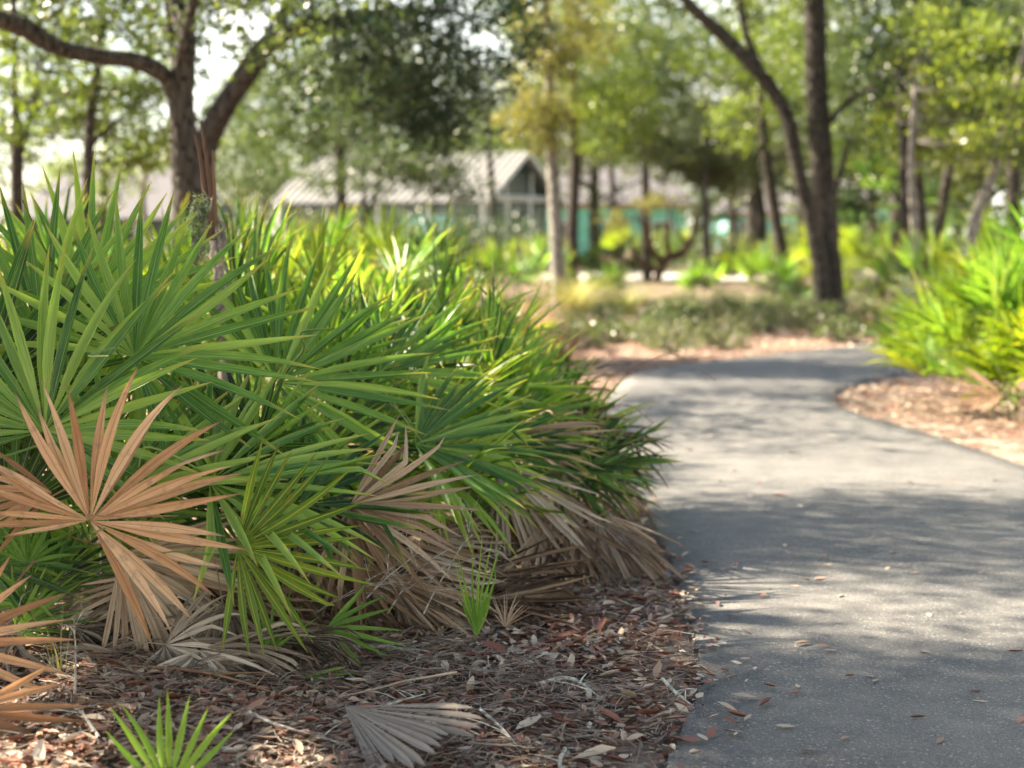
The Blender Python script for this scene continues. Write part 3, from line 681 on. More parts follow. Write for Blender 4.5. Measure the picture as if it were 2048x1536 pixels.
for k in range(13):       # curtain of dead fans between the heart of the bank and the path edge
    px = 880+27*k+rc.uniform(-15, 15); Y = rc.uniform(6.6, 7.2); py = 960+7*k+rc.uniform(-30, 60)
    hero(pC, px, py, Y, rc.uniform(-95, -62), rc.uniform(.38, .5), rc.uniform(-10, 25), rc.uniform(5, 40), 'grey' if k % 2 else 'brown', 800+k, rc.uniform(50, 100), 15, None, 'stem_brown', wmax=.055, fold=.9, droop=rc.uniform(.2, .6), twist=.8, kink=.4)
for k in range(12):       # dead fans hanging under the middle plants
    px = rc.uniform(560, 930); Y = rc.uniform(5.75, 6.2); py = rc.uniform(1060, 1190)
    hero(pB if k < 7 else pC, px, py, Y, rc.uniform(-85, -20), rc.uniform(.32, .48), rc.uniform(-15, 25), rc.uniform(5, 45), rc.choice(['brown', 'grey', 'brown']), 870+k, rc.uniform(50, 110), 14, None, 'stem_brown', wmax=.05, fold=.9, droop=rc.uniform(.2, .5), twist=.9, kink=.4)
for k in range(12):       # collapsed debris under the front plants
    px = rc.uniform(-20, 640); Y = rc.uniform(5.05, 5.5); py = rc.uniform(1200, 1310)
    hero(pA if px < 330 else pB, px, py, Y, rc.uniform(-150, -20), rc.uniform(.22, .36), rc.uniform(-30, 30), rc.uniform(20, 60), rc.choice(['brown', 'grey', 'grey']), 820+k, rc.uniform(60, 150), 13, None, 'stem_grey', wmax=.07, fold=.9, droop=rc.uniform(.6, 1.), twist=1.1, cup=.3, kink=.5)

for k, (px, py, Y, a, R) in enumerate([(690, 840, 6.6, 40, .45), (640, 890, 6.3, 15, .45), (720, 900, 6.5, 70, .42), (600, 950, 6.0, 50, .42), (780, 980, 6.5, 20, .42), (-30, 1130, 5.3, 40, .4), (60, 1210, 5.3, 110, .3), (110, 1160, 5.35, 60, .3), (30, 1260, 5.2, 20, .26)]):
    hero(pB if px > 300 else pA, px, py, Y, a, R, rc.uniform(0, 20), rc.uniform(20, 55), 'green', 850+k, rc.uniform(130, 190), 17)

# --- seedlings
GS = 'young palmetto seedlings on the verge'
def seedling(px, py, Y, ang, R, span, Ns, yaw, pit, label, seed, base_px, mat='fresh', wmax=.09, cup=.15, **kw):
    b = at(*base_px); b[2] = float(ground_z(b[0], b[1]))
    root = empty('palmetto_seedling', b, label, 'seedling', GS)
    hero(root, px, py, Y, ang, R, yaw, pit, mat, seed, span, Ns, None, 'stem_green', r0=.003, wmax=wmax, cup=cup, fuse=.25, **kw)
    return root
seedling(335, 1590, 3.95, 88, .265, 105, 9, 0, 15, 'bright green seedling fan standing up at the bottom edge left of centre', 501, (340, 1600, 4.0), wmax=.095)
seedling(652, 1256, 5.25, 2, .26, 110, 7, 10, 40, 'bright green seedling fan spreading right over dead brown fronds', 502, (600, 1360, 5.3), wmax=.085)
seedling(608, 1355, 5.0, -5, .17, 60, 4, 10, 45, 'small pale green seedling fan low above the pine needles', 503, (560, 1400, 5.1), wmax=.1)
seedling(130, 1530, 4.3, 150, .17, 120, 6, 0, 45, 'small green seedling fan at the bottom left corner', 504, (150, 1560, 4.35), wmax=.09)
seedling(535, 1310, 5.1, 75, .22, 90, 6, 0, 25, 'thin green seedling leaning under the yellow lined frond', 505, (530, 1380, 5.2), wmax=.06)
seedling(950, 1272, 5.5, 88, .34, 42, 7, 0, 10, 'narrow green seedling tuft rising from a grey withered base', 506, (955, 1290, 5.55), wmax=.03, droop=.15)
rt = seedling(955, 1272, 5.48, 92, .17, 60, 10, 0, 10, 'short lime green inner tuft at the foot of the narrow seedling', 507, (962, 1292, 5.5), wmax=.06)
for k, (px, py, ang) in enumerate([(950, 1285, -95), (930, 1285, -140), (1010, 1255, 80)]):
    me = dmesh(520+k, 'grey' if k < 2 else 'brown', span=100, Ns=12, droop=.6, wmax=.05, twist=1.2)
    n_ = nrm(0, 30); put_frond(rt, at(px, py, 5.45), scr_axis(ang, n_), n_, .17 if k < 2 else .14, me, None, label='withered %s basal fan' % ('grey' if k < 2 else 'tan curled'))

# grey pleated frond lying at the bottom
b = at(690, 1512, 4.5); b[2] = float(ground_z(b[0], b[1]))
r_ = empty('fallen_palmetto_frond', b, 'grey pleated dead palmetto fan lying flat at the bottom edge', 'dead frond')
me = dmesh(540, 'ash', span=56, Ns=14, fold=.45, droop=.05, twist=.02, wmax=.11, fuse=.84, var=.02, rows=16, rndlen=.09, kink=.1, asym=.1)
put_frond(r_, (b[0], b[1], b[2]+.07), (.66, -.75, -.02), (-.1, -.45, 1), .43, me, (b[0]-.55, b[1]+.5, b[2]+.05), 'stem_grey', bow=.03, label='grey pleated fan blade')

# --- right hand palmetto, back lit
GR = 'palmettos right of the path'
def place_right(bx, by, nf, h, lean, seed, label, mat='sunny'):
    return clump(bx, by, nf, h, lean, label, dead=1, group=GR, seed=seed, fmat=mat, mixy=.35, Rm=.52, deadmat=('brown',))
place_right(4.08, 13.6, 38, .96, (-.22, -.15), 61, 'bright yellow green palmetto overhanging the path bend at the right edge', 'fresh')
place_right(4.6, 14.2, 30, 1.25, (-.1, -.1), 62, 'taller lime palmetto behind the right edge one, fronds pointing up', 'fresh')
place_right(4.0, 15.2, 18, .7, (-.25, -.1), 64, 'green palmetto leaning left over the far bend of the path', 'green')
r0_ = place_right(4.1, 12.9, 20, .55, (-.25, -.25), 63, 'low yellow palmetto with an orange dying frond on the sandy verge', 'sunny')
put_frond(r0_, at(2005, 790, 11.7), scr_axis(175, nrm(0, 50)), nrm(0, 50), .42, fm(560, 'copper', R=1., Ns=12, span=110, wmax=.06, fold=.5, droop=.1), (4.1, 12.5, .05), 'stem_brown', label='orange dying frond')

# --- broken stump with split stalks, in the bank
b = at(432, 690, 6.55); b[2] = 0
st_ = empty('broken_stump', b, 'weathered broken stump with split red brown stalks rising above the palmettos', 'dead stump')
rr = np.random.default_rng(9)
V, Q = tube([[*at(455, 800, 6.55), .03], [*at(449, 700, 6.55), .024], [*at(446, 640, 6.53), .027], [*at(441, 570, 6.55), .020], [*at(433, 510, 6.54), .026], [*at(428, 470, 6.55), .014], [*at(426, 445, 6.55), .006]], 0, 12, 6, .28, rr)
link('stump', qmesh('stump', local(V, b), Q, mat=M['stem_grey']), st_)
for (x0, y0, x1, y1, x2, y2, r) in [(425, 480, 418, 360, 402, 245, .009), (432, 480, 428, 370, 425, 300, .007), (418, 480, 405, 340, 390, 270, .009), (430, 470, 414, 330, 410, 290, .008)]:
    V, Q = tube([[*at(x0, y0, 6.5), r*1.5], [*at(x1, y1, 6.48), r], [*at(x2, y2, 6.45), r*.5]], 0, 6, 6, .1, rr, flat=.5)
    link('stalk', qmesh('stalk', local(V, b), Q, mat=M['stalk']), st_)
for k in range(24):
    y = 440+k*9; x = 425+rr.uniform(0, 24)
    V, Q = tube([[*at(x, y, 6.5), .006], [*at(x+rr.uniform(-14, 14), y+15, 6.46), .008], [*at(x+rr.uniform(-20, 25), y+38, 6.44), .003]], 0, 5, 4, flat=.35)
    link('bark_flake', qmesh('flake', local(V, b), Q, mat=M['stem_grey']), st_)
# silvery sprig
b = at(395, 560, 6.35); b[2] = 0
sp2 = empty('leafy_sprig', b, 'thin grey green leafy sprig growing in front of the stump', 'sprig')
lv, stx = [], []
for k in range(5):
    x0 = 385+rr.uniform(-15, 30); tip = (x0+rr.uniform(-30, 20), 355+rr.uniform(0, 70)); P = [at(390, 600, 6.35), at(x0, 470, 6.35), at(*tip, 6.33)]
    S = spline(P, 12); stx.append(tube(np.array(P), .0025, 5, 6))
    for p in S[8:]:
        for q in range(2):
            lv.append(p)
V, Q = join(stx); link('stem', qmesh('stem', local(V, b), Q, mat=M['stem_grey']), sp2)
V, Q, r = leafcloud(np.array(lv), .012, 2, .04, rr, aspect=.2); link('leaves', qmesh('leaves', local(V, b), Q, rnd=r, mat=M['sprig']), sp2)

# fibrous fallen trunk
b = at(440, 1390, 5.25); b[2] = float(ground_z(b[0], b[1]))
ft = empty('palmetto_log', b, 'brown fibrous palmetto trunk lying under grey dead fronds', 'fallen trunk')
V, Q = tube([[-.42, .16, .03, .04], [-.2, .1, .04, .06], [0, 0, .045, .075], [.12, -.05, .035, .05], [.17, -.07, .02, .01]], 0, 18, 8, .12, rr)
link('trunk', qmesh('ftrunk', V, Q, mat=M['fibre']), ft)
fb = []
for k in range(420):
    t_ = rr.uniform(-.35, .17); a = rr.uniform(-.6, 3.6); p = np.array([t_, .0-.4*t_, .04+.065*math.sin(a)]); p[1] -= .065*math.cos(a)
    d = np.array([rr.normal(0, .05), -.06*math.cos(a)+rr.normal(0, .03), .03*math.sin(a)-.03])
    fb.append(tube(np.array([[*p, .0015], [*(p+d*.5), .0012], [*(p+d+[0, 0, -.03]), .0006]]), 0, 3, 2))
V, Q = join(fb); link('root_fibres', qmesh('fibres', V, Q, mat=M['fibre']), ft)

# --- twigs on the verge
GT = 'dead twigs lying on the verge'
twg = [((1070, 1372), (1140, 1358), (1200, 1385), .007, 'short pale lichen twig lying level in the middle of the litter'),
       ((1325, 1345), (1350, 1375), (1385, 1395), .006, 'pale stick end pointing at the asphalt edge'),
       ((960, 1420), (1000, 1450), (1035, 1475), .005, 'thin grey twig slanting down right below the seedling tuft'),
       ((830, 1225), (890, 1250), (925, 1262), .009, 'lichen covered stick left of the narrow seedling tuft'),
       ((1130, 1480), (1120, 1510), (1125, 1540), .006, 'forked grey twig at the bottom edge near the path'),
       ((160, 1380), (430, 1400), (700, 1470), .006, 'long bowed brown stalk running to the grey pleated fan'),
       ((500, 1480), (560, 1510), (700, 1520), .005, 'thin white curved twig left of the grey pleated fan'),
       ((300, 1360), (420, 1310), (520, 1250), .007, 'straight grey stick leaning up over the collapsed grey fronds'),
       ((200, 1540), (170, 1500), (150, 1470), .005, 'small pale twig at the lower left corner'),
       ((700, 1310), (760, 1318), (840, 1320), .010, 'pale white stick behind the seedling with the right spreading fan'),
       ((760, 1430), (800, 1420), (850, 1400), .004, 'thin brown twig in the litter above the pleated fan')]
for i, (a, b_, c_, r, lb) in enumerate(twg):
    P = []
    for q in (a, b_, c_):
        rr_ = ray(*q); p = np.array([0, 0, CAM_H])+rr_*((CAM_H-.06)/-rr_[2]); p[2] = float(ground_z(p[0], p[1]))+.03; P.append(p)
    if i == 7: P = [at(300, 1362, 5.3), at(420, 1310, 5.2), at(520, 1252, 5.12)]
    P = np.array(P); base = P[0].copy()
    P[1] += [0, 0, .01]
    parts = [tube(np.c_[P, [r, r*.85, r*.4]], 0, 7, 8, .12, rr)]
    for k in range(3):
        q0 = P[1]*(1-k*.3)+P[2]*k*.3; q1 = q0+np.array([rr.normal(0, .06), rr.normal(0, .06), abs(rr.normal(0, .02))])
        parts.append(tube(np.array([[*q0, r*.4], [*((q0+q1)/2+[0, 0, .004]), r*.3], [*q1, r*.12]]), 0, 5, 4))
    V, Q = join(parts); o = link('twig', qmesh('twig', local(V, base), Q, mat=M['stem_brown'] if i in (5,) else M['lichen'])); o.location = base
    tag(o, lb, 'twig', GT)
# bare bush of thin grey twigs in the dead fronds
for (px, py, lb) in [(150, 1500, 'leafless white branching twig standing up near the lower left corner'), (720, 1180, 'tangle of fine lichen grey twigs among the brown dead fans')]:
    b = at(px, py, 4.6 if px < 300 else 5.55); base = b.copy(); base[2] = float(ground_z(b[0], b[1])); parts = []
    def grow(p, d, L, r, dep):
        q = p+d*L; parts.append(tube(np.array([[*p, r], [*((p+q)/2+rr.normal(0, .02*L*4, 3)*.3), r*.85], [*q, r*.6]]), 0, 5, 4))
        if dep: 
            for k in range(3): grow(q if k else (p+q)/2, unit(d+rr.normal(0, .55, 3)), L*.62, r*.6, dep-1)
    if px < 300: grow(base, unit([.05, 0, 1]), .16, .004, 3)
    else: 
        for k in range(4): grow(base+np.array([-.15+.12*k, 0, .1]), unit([.5, -.3, .35+.2*k]), .2, .003, 3)
    V, Q = join(parts); o = link('bare_twig_bush', qmesh('bare', local(V, base), Q, mat=M['lichen'])); o.location = base
    tag(o, lb, 'bare twigs')

# thin green grass blades at far left
def tuft(name, x, y, n, h, mat, label, cat, group=None, spread=.12, wd=.004, seed=0, lean=(0, 0)):
    r = np.random.default_rng(seed); base = np.array([x, y, float(ground_z(x, y))]); Vs_, Qs_, R2, k = [], [], [], 0
    rows = 6
    for i in range(n):
        a = r.uniform(0, 6.28); d0 = np.array([math.cos(a), math.sin(a), 0]); p0 = d0*spread*.3*r.uniform(0, 1); H = h*r.uniform(.5, 1.1); sp_ = spread*r.uniform(.3, 2)
        s_ = np.array([-d0[1], d0[0], 0])*wd
        for t_ in np.linspace(0, 1, rows):
            p = p0+d0*sp_*t_**2+np.array([lean[0]*t_, lean[1]*t_, H*(t_-.25*t_**3)])
            Vs_ += [p-s_*(1-t_*.9), p+s_*(1-t_*.9)]
        Qs_ += [[k+2*j, k+2*j+1, k+2*j+3, k+2*j+2] for j in range(rows-1)]; k += rows*2; R2 += [r.uniform(0, 1)]*rows*2
    o = link(name, qmesh(name, Vs_, Qs_, rnd=R2, mat=M[mat])); o.location = base; tag(o, label, cat, group); return o
tuft('grass_tuft', -1.32, 4.9, 16, .32, 'grass', 'thin pale grass blades rising left of the bare white twig', 'grass tuft', 'grass tufts', .12, .002, 1)
tuft('grass_tuft', 1.0, 28, 220, 1.0, 'grass', 'pale feathery grass clump just right of the slim pale trunk', 'grass tuft', 'grass tufts', .75, .012, 2)
tuft('grass_tuft', 2.0, 30, 160, .8, 'grass', 'pale feathery grass in front of the concrete, second from the pale trunk', 'grass tuft', 'grass tufts', .7, .012, 3)
tuft('grass_tuft', .15, 20, 160, .85, 'rust', 'rusty pink grass clump behind the right end of the palmetto bank', 'grass tuft', 'grass tufts', .6, .009, 4)
tuft('grass_tuft', .55, 18.2, 120, .6, 'rust', 'tan grass clump left of the slim pale trunk base', 'grass tuft', 'grass tufts', .6, .009, 5)

# ------------------------------------------------------------------ trees
tree('oak_tree', 'large dark oak left of centre with a long level limb reaching left', 'tree',
     [[(372, 560, 14, .17), (376, 420, 14, .15), (370, 300, 14, .14), (362, 200, 14, .125), (366, 140, 14, .12), (372, 80, 14, .09), (352, 0, 14.2, .08), (340, -120, 14.4, .06)],
      [(352, 195, 14, .09), (330, 152, 13.9, .085), (270, 122, 13.7, .08), (190, 112, 13.5, .075), (110, 92, 13.3, .08), (40, 52, 13.2, .09), (-60, 20, 13, .07), (-200, -40, 13, .05)],
      [(356, 150, 14, .04), (366, 90, 13.8, .045), (388, 0, 13.7, .045), (400, -90, 13.6, .03)],
      [(350, 150, 14, .03), (340, 60, 14.2, .035), (330, -60, 14.2, .02)]],
     [(350, -150, 14.5, (1.8, 1.8, .7), 70), (-200, -120, 13, (1.4, 1.4, .6), 30), (480, 40, 14, (.6, .8, .3), 10), (120, -60, 15.5, (1.3, .9, .4), 24), (150, 20, 16, (.8, .6, .35), 10)], M['oak'], M['bark'], .09, 26, .2, seed=1, thin=.85)
tree('oak_tree', 'blurred grey oak leaning right behind the dark oak, its limb arching over', 'tree',
     [[(400, 500, 19, .2), (405, 330, 19, .19), (428, 250, 19, .18), (490, 150, 19, .17), (545, 80, 19, .15), (640, 45, 19, .12), (760, 30, 19, .09), (900, 20, 19, .06)],
      [(500, 140, 19, .12), (560, 40, 19.2, .1), (620, -60, 19.4, .07)]],
     [(640, 100, 19, (.8, 1, .4), 14), (830, 90, 18.5, (.6, .9, .5), 34), (880, 190, 18.5, (.45, .6, .45), 26), (760, -10, 18.5, (1.2, 1, .35), 34), (870, 255, 18.5, (.3, .4, .2), 12), (1030, 60, 18.5, (.3, .5, .5), 18), (560, -80, 19, (1.3, 1.2, .4), 30), (700, 190, 19.5, (.7, .7, .4), 12)], M['oakdark'], M['bark'], .10, 24, .2, seed=2, twl=.9, thin=.75)
tree('slim_tree', 'slim dark tree left of the big oak', 'tree',
     [[(172, 520, 19, .07), (176, 380, 19, .065), (180, 250, 19, .055), (196, 120, 19, .05), (208, -20, 19, .04)], [(180, 290, 19, .03), (235, 240, 19, .02), (290, 200, 19.2, .012)]],
     [(230, 120, 19.5, (.9, .9, .55), 26), (90, 200, 19.5, (.7, .7, .45), 14), (330, 230, 19.5, (.5, .6, .35), 14), (250, 290, 20, (.5, .7, .25), 10), (180, -20, 19.5, (1.4, 1, .5), 34)], M['lime'], M['barkdark'], .1, 24, .2, seed=3)
tree('slim_tree', 'forked slim tree at the far left edge', 'tree',
     [[(36, 520, 21, .09), (34, 360, 21, .08), (32, 250, 21, .06), (28, 100, 21, .04)], [(36, 330, 21, .04), (62, 220, 21, .035), (78, 120, 21, .02)]],
     [(30, 110, 21.5, (.8, .8, .8), 24), (110, 270, 22, (.5, .8, .5), 12), (20, 300, 22, (.4, .6, .4), 10), (60, 0, 21, (1.2, 1, .5), 30)], M['oak'], M['barkdark'], .1, 24, .2, seed=4)
tree('slim_tree', 'short stubby trunk tree standing before the white roof', 'tree',
     [[(682, 560, 38, .13), (683, 420, 38, .12), (680, 300, 38, .12), (676, 200, 38, .09), (668, 60, 38, .06)]],
     [(600, 200, 38, (1.6, 1.5, .9), 60), (700, 120, 38, (1.8, 1.6, 1.1), 70), (560, 290, 37, (.9, 1, .4), 24), (760, 220, 38, (1.0, 1, .5), 30)], M['oak'], M['bark'], .14, 26, .3, seed=5)
tree('slim_tree', 'thin many stemmed tree in front of the roof middle', 'tree',
     [[(735, 560, 34, .06), (730, 420, 34, .05), (728, 330, 34, .045), (750, 280, 34, .04), (800, 270, 34, .02)], [(738, 430, 34, .04), (765, 330, 34, .03), (760, 260, 34, .02)]],
     [(810, 310, 33, (.8, .8, .3), 26), (720, 230, 34, (1.1, 1, .45), 26), (880, 360, 33, (.5, .6, .25), 16), (765, 345, 33, (.55, .5, .38), 26), (860, 330, 33.5, (.5, .5, .3), 18), (640, 350, 34, (.4, .5, .35), 12), (930, 375, 33, (.4, .4, .2), 10), (960, 290, 34, (.6, .5, .2), 10), (500, 330, 33, (.7, .6, .5), 20)], M['oak'], M['bark'], .10, 20, .22, seed=6)
tree('bald_cypress', 'slim pale barked tree with golden hanging foliage in the middle', 'tree',
     [[(1122, 612, 30, .15), (1116, 540, 30, .125), (1110, 420, 30, .115), (1104, 310, 30, .11), (1098, 150, 30, .09), (1092, 0, 30, .07), (1085, -120, 30, .05)]],
     [(1090, 250, 29.6, (.5, .5, .4), 34), (1080, 150, 29.6, (.5, .5, .8), 44), (1110, 40, 29.6, (.6, .5, .8), 50), (1040, 240, 29.8, (.35, .4, .2), 12), (1130, -80, 30, (.9, .8, .6), 30), (1190, 60, 30.5, (.4, .4, .5), 16)], M['gold'], M['barkpale'], .08, 26, .16, seed=7)
tree('pine_tree', 'dark straight tree just behind the slim pale trunk', 'tree',
     [[(1143, 538, 46, .2), (1145, 440, 46, .16), (1150, 330, 46, .15), (1146, 180, 46, .14), (1138, 40, 46, .12), (1134, -80, 46, .09)]],
     [(1180, 120, 46, (1.6, 1.6, 1.4), 60), (1100, 20, 46, (1.5, 1.4, 1.0), 50), (1230, 240, 45, (1.0, 1, .8), 36)], M['lime'], M['barkdark'], .15, 24, .32, seed=8)
tree('slim_tree', 'black slim trunk standing by the pale concrete', 'tree',
     [[(1295, 562, 50, .15), (1292, 450, 50, .13), (1290, 330, 50, .12), (1282, 180, 50, .1), (1275, 60, 50, .07)]],
     [(1300, 240, 50, (1.6, 1.5, .8), 60), (1240, 130, 50, (1.7, 1.5, 1.2), 60), (1350, 90, 50, (1.7, 1.4, 1.), 50), (1330, 300, 49, (.9, .8, .4), 24)], M['oak'], M['barkdark'], .16, 26, .32, seed=9)
tree('oak_tree', 'tall thick straight trunk tree right of centre', 'tree',
     [[(1664, 622, 28, .27), (1658, 560, 28, .23), (1652, 460, 28, .21), (1640, 280, 28, .185), (1632, 140, 28, .18), (1628, -20, 28, .175), (1624, -160, 28, .15)], [(1645, 260, 28, .05), (1700, 200, 28, .045), (1790, 150, 28, .03)], [(1655, 430, 28, .06), (1680, 350, 28.3, .05), (1700, 280, 28.5, .03)]],
     [(1740, 60, 30.5, (1.0, 1, .8), 30), (1790, 160, 29, (.9, 1, .5), 40), (1870, 40, 27.5, (1.0, 1, .7), 50), (1740, -130, 28, (1.8, 1.6, .7), 50), (1700, 400, 28.5, (.3, .4, .3), 10)], M['oak'], M['bark'], .11, 26, .22, seed=10)
tree('oak_tree', 'curving tree arching left from beside the thick trunk', 'tree',
     [[(1645, 612, 27.6, .17), (1640, 540, 27.6, .13), (1622, 440, 27.6, .12), (1594, 330, 27.5, .115), (1572, 230, 27.5, .11), (1522, 150, 27.4, .11), (1450, 75, 27.3, .11), (1390, 20, 27.2, .09), (1340, -40, 27, .07)],
      [(1525, 150, 27.4, .06), (1500, 90, 27.4, .06), (1480, 20, 27.4, .05), (1460, -60, 27.4, .03)]],
     [(1440, 110, 29, (.7, .8, .3), 16), (1500, 130, 29.5, (.6, .6, .4), 12), (1560, 110, 30.5, (.6, .6, .8), 18), (1400, -60, 27, (1.8, 1.4, .6), 60), (1600, 240, 28.5, (.4, .5, .5), 12)], M['lime'], M['bark'], .1, 22, .2, seed=11)
tree('slim_tree', 'slender dark leaning trunk left of the arching tree', 'tree',
     [[(1572, 600, 33, .14), (1566, 520, 33, .12), (1545, 400, 33, .11), (1530, 290, 33, .1), (1520, 180, 33, .08), (1500, 60, 33, .07), (1480, -20, 33, .05)]],
     [(1500, 240, 33.5, (.6, .6, .5), 18), (1560, 60, 33, (.8, .8, .8), 26)], M['lime'], M['barkdark'], .12, 22, .25, seed=12)
for i, (tr, lb, bk) in enumerate([
    ([(1815, 560, 26, .1), (1810, 450, 26, .09), (1808, 320, 26, .075), (1800, 150, 26, .06)], 'pale trunk of the pair right of the thick tree', 'bark'),
    ([(1832, 570, 24.5, .08), (1828, 450, 24.5, .06), (1822, 330, 24.5, .05), (1830, 180, 24.5, .04)], 'thinner pale trunk close beside the first of the pair', 'barkpale'),
    ([(1850, 540, 29, .1), (1842, 420, 29, .09), (1835, 280, 29, .08), (1845, 140, 29, .06)], 'brown trunk just behind the pale pair', 'bark'),
    ([(1868, 520, 31, .11), (1884, 420, 31, .1), (1904, 300, 31, .09), (1920, 200, 31, .07)], 'grey trunk leaning right, left of the crooked pale one', 'bark'),
    ([(1935, 520, 25, .09), (1955, 420, 25, .08), (1985, 350, 25, .07), (2000, 270, 25, .065), (2030, 180, 25, .06), (2060, 60, 25, .05)], 'crooked pale trunk bending right near the right edge', 'barkpale'),
    ([(2030, 520, 33, .16), (2028, 400, 33, .15), (2026, 300, 33, .14), (2030, 100, 33, .12)], 'straight brown trunk at the right edge', 'bark'),
    ([(1412, 545, 45, .1), (1412, 450, 45, .1), (1410, 380, 45, .08), (1418, 250, 45, .06)], 'thin grey trunk between the black slim trunk and the bin', 'bark'),
    ([(1520, 480, 50, .2), (1522, 430, 50, .16), (1515, 370, 50, .12), (1500, 300, 50, .08)], 'crooked brown trunk in front of the pale aqua wall', 'bark'),
    ([(205, 500, 33, .1), (208, 350, 33, .08), (212, 200, 33, .06)], 'faint thin trunk with yellow foliage behind the slim dark tree', 'bark')]):
    x, y, Y = tr[-1][:3]
    xm, ym = tr[len(tr)//2][:2]
    mt = ['oakdark', 'lime', 'oakdark', 'olive', 'oak', 'olive', 'olive', 'olive', 'lime'][i]
    if i < 6: x += 55; bl = [(x, y-40, Y+1, (.8, 1.2, .8), 44), (x-60, y+90, Y+3, (.6, .8, .5), 24), (x+70, y+60, Y, (.6, .8, .5), 22)]
    elif i == 6: bl = [(1410, 280, 46, (1.3, 1.2, .9), 60), (1370, 330, 46, (.8, .8, .5), 24), (1450, 340, 46, (.6, .7, .5), 20)]
    elif i == 7: bl = [(1500, 330, 50, (1.0, 1, .6), 30)]
    else: bl = [(215, 370, 33, (.45, .5, .5), 12), (215, 180, 33, (1.4, 1, .8), 40)]
    tree('slim_tree', lb, 'tree', [tr], bl, M[mt], M[bk], .12 if Y < 40 else .16, 24, .26, seed=20+i, group=None)
for i, (tr, lb, mt, bl) in enumerate([
    ([(1230, 540, 62, .13), (1226, 400, 62, .11), (1215, 250, 62, .09), (1210, 100, 62, .06)], 'thin dark trunk against the teal wall', 'oak', [(1215, 160, 62, (1.6, 1.4, 1.4), 40)]),
    ([(1470, 540, 55, .12), (1466, 400, 55, .1), (1475, 250, 55, .08), (1470, 120, 55, .05)], 'thin dark trunk between the bin and the arching tree', 'olive', [(1470, 200, 55, (1.3, 1.2, 1.0), 36)]),
    ([(1740, 560, 38, .11), (1745, 430, 38, .09), (1738, 300, 38, .07), (1750, 180, 38, .05)], 'thin trunk halfway between the thick tree and the pale pair', 'oak', [(1745, 230, 38.5, (.9, .9, .8), 36), (1700, 330, 39, (.6, .6, .3), 14)]),
    ([(980, 520, 52, .12), (985, 400, 52, .1), (978, 300, 52, .09), (970, 180, 52, .06)], 'thin trunk standing in front of the pavilion roof right part', 'oak', [(960, 200, 52, (1.4, 1.2, .9), 40)]),
    ([(300, 500, 30, .07), (285, 400, 30, .06), (300, 320, 30, .05), (330, 260, 30, .03)], 'thin bent pale stem between the slim dark tree and the oak', 'lime', [(310, 300, 30, (.6, .6, .35), 12)])]):
    tree('slim_tree', lb, 'tree', [tr], bl, M[mt], M['barkdark'] if i != 4 else M['barkpale'], .15, 24, .26, seed=50+i)
# sprawling reddish small tree on the far side
tree('sprawling_tree', 'low sprawling tree with curved red brown limbs by the concrete', 'tree',
     [[(1310, 545, 49, .12), (1330, 520, 49, .13), (1365, 505, 49, .12), (1385, 470, 49, .08), (1395, 420, 49, .05)],
      [(1325, 530, 49, .1), (1300, 490, 49, .08), (1298, 440, 49, .05)], [(1340, 520, 49, .09), (1332, 470, 49, .07), (1340, 420, 49, .04)], [(1310, 540, 49, .09), (1270, 515, 49, .07), (1262, 480, 49, .04)], [(1372, 490, 49, .05), (1350, 450, 49, .035), (1352, 415, 49, .02)], [(1385, 470, 49, .05), (1415, 440, 49, .035), (1425, 405, 49, .02)], [(1300, 480, 49, .05), (1280, 440, 49, .03), (1285, 400, 49, .02)]],
     [(1335, 410, 49, (.7, .8, .25), 9), (1250, 440, 49, (.4, .6, .25), 5)], M['gold'], M['barkred'], .15, 20, .25, seed=40)

# back rows of woodland: real trees further off, copied from a few originals
rw = random.Random(3)
GW = {'oak': 'broad green trees of the far wood', 'lime': 'yellow green trees of the far wood', 'olive': 'grey green trees of the far wood', 'dark': 'dark evergreen trees of the far wood'}
def far_proto(seed, mat, bk, H, Wd, n, leaf):
    rng = np.random.default_rng(seed); root = bpy.data.objects.new('woodland_tree', None); col.objects.link(root)
    V, Q = tube([[0, 0, -.1, .2], [.1, 0, H*.3, .17], [-.15, .1, H*.6, .11], [.1, 0, H*.9, .05]], 0, 8, 5, .05, rng)
    link('trunk', qmesh('trunk', V, Q, mat=bk), root)
    cs = crown_centres([((0, 0, H*.62), (Wd, Wd, H*.40), n)], rng)
    ps = [tube(np.array([[0, 0, max(.5, c[2]*.7), .06], [c[0]*.5, c[1]*.5, c[2]*.85, .045], [*c, .02]]), 0, 4, 3) for c in cs[:20]]
    V, Q = join(ps); link('branches', qmesh('branches', V, Q, mat=bk), root)
    V, Q, r = leafcloud(cs, .5*rng.uniform(.3, 1.0, len(cs)), 24, leaf, rng); link('crown', qmesh('crown', V, Q, rnd=r, mat=mat), root)
    return root
def copy_tree(o, parent=None):
    c = o.copy(); col.objects.link(c); c.parent = parent
    for ch in o.children: copy_tree(ch, c)
    return c
protos = {'oak': far_proto(70, M['oak'], M['bark'], 11, 3.8, 260, .24), 'lime': far_proto(71, M['lime'], M['bark'], 8.5, 3.0, 190, .22),
          'olive': far_proto(72, M['olive'], M['bark'], 9.5, 3.4, 220, .22), 'dark': far_proto(73, M['oakdark'], M['barkdark'], 12, 3.7, 240, .22)}
usedp = set()
far = []
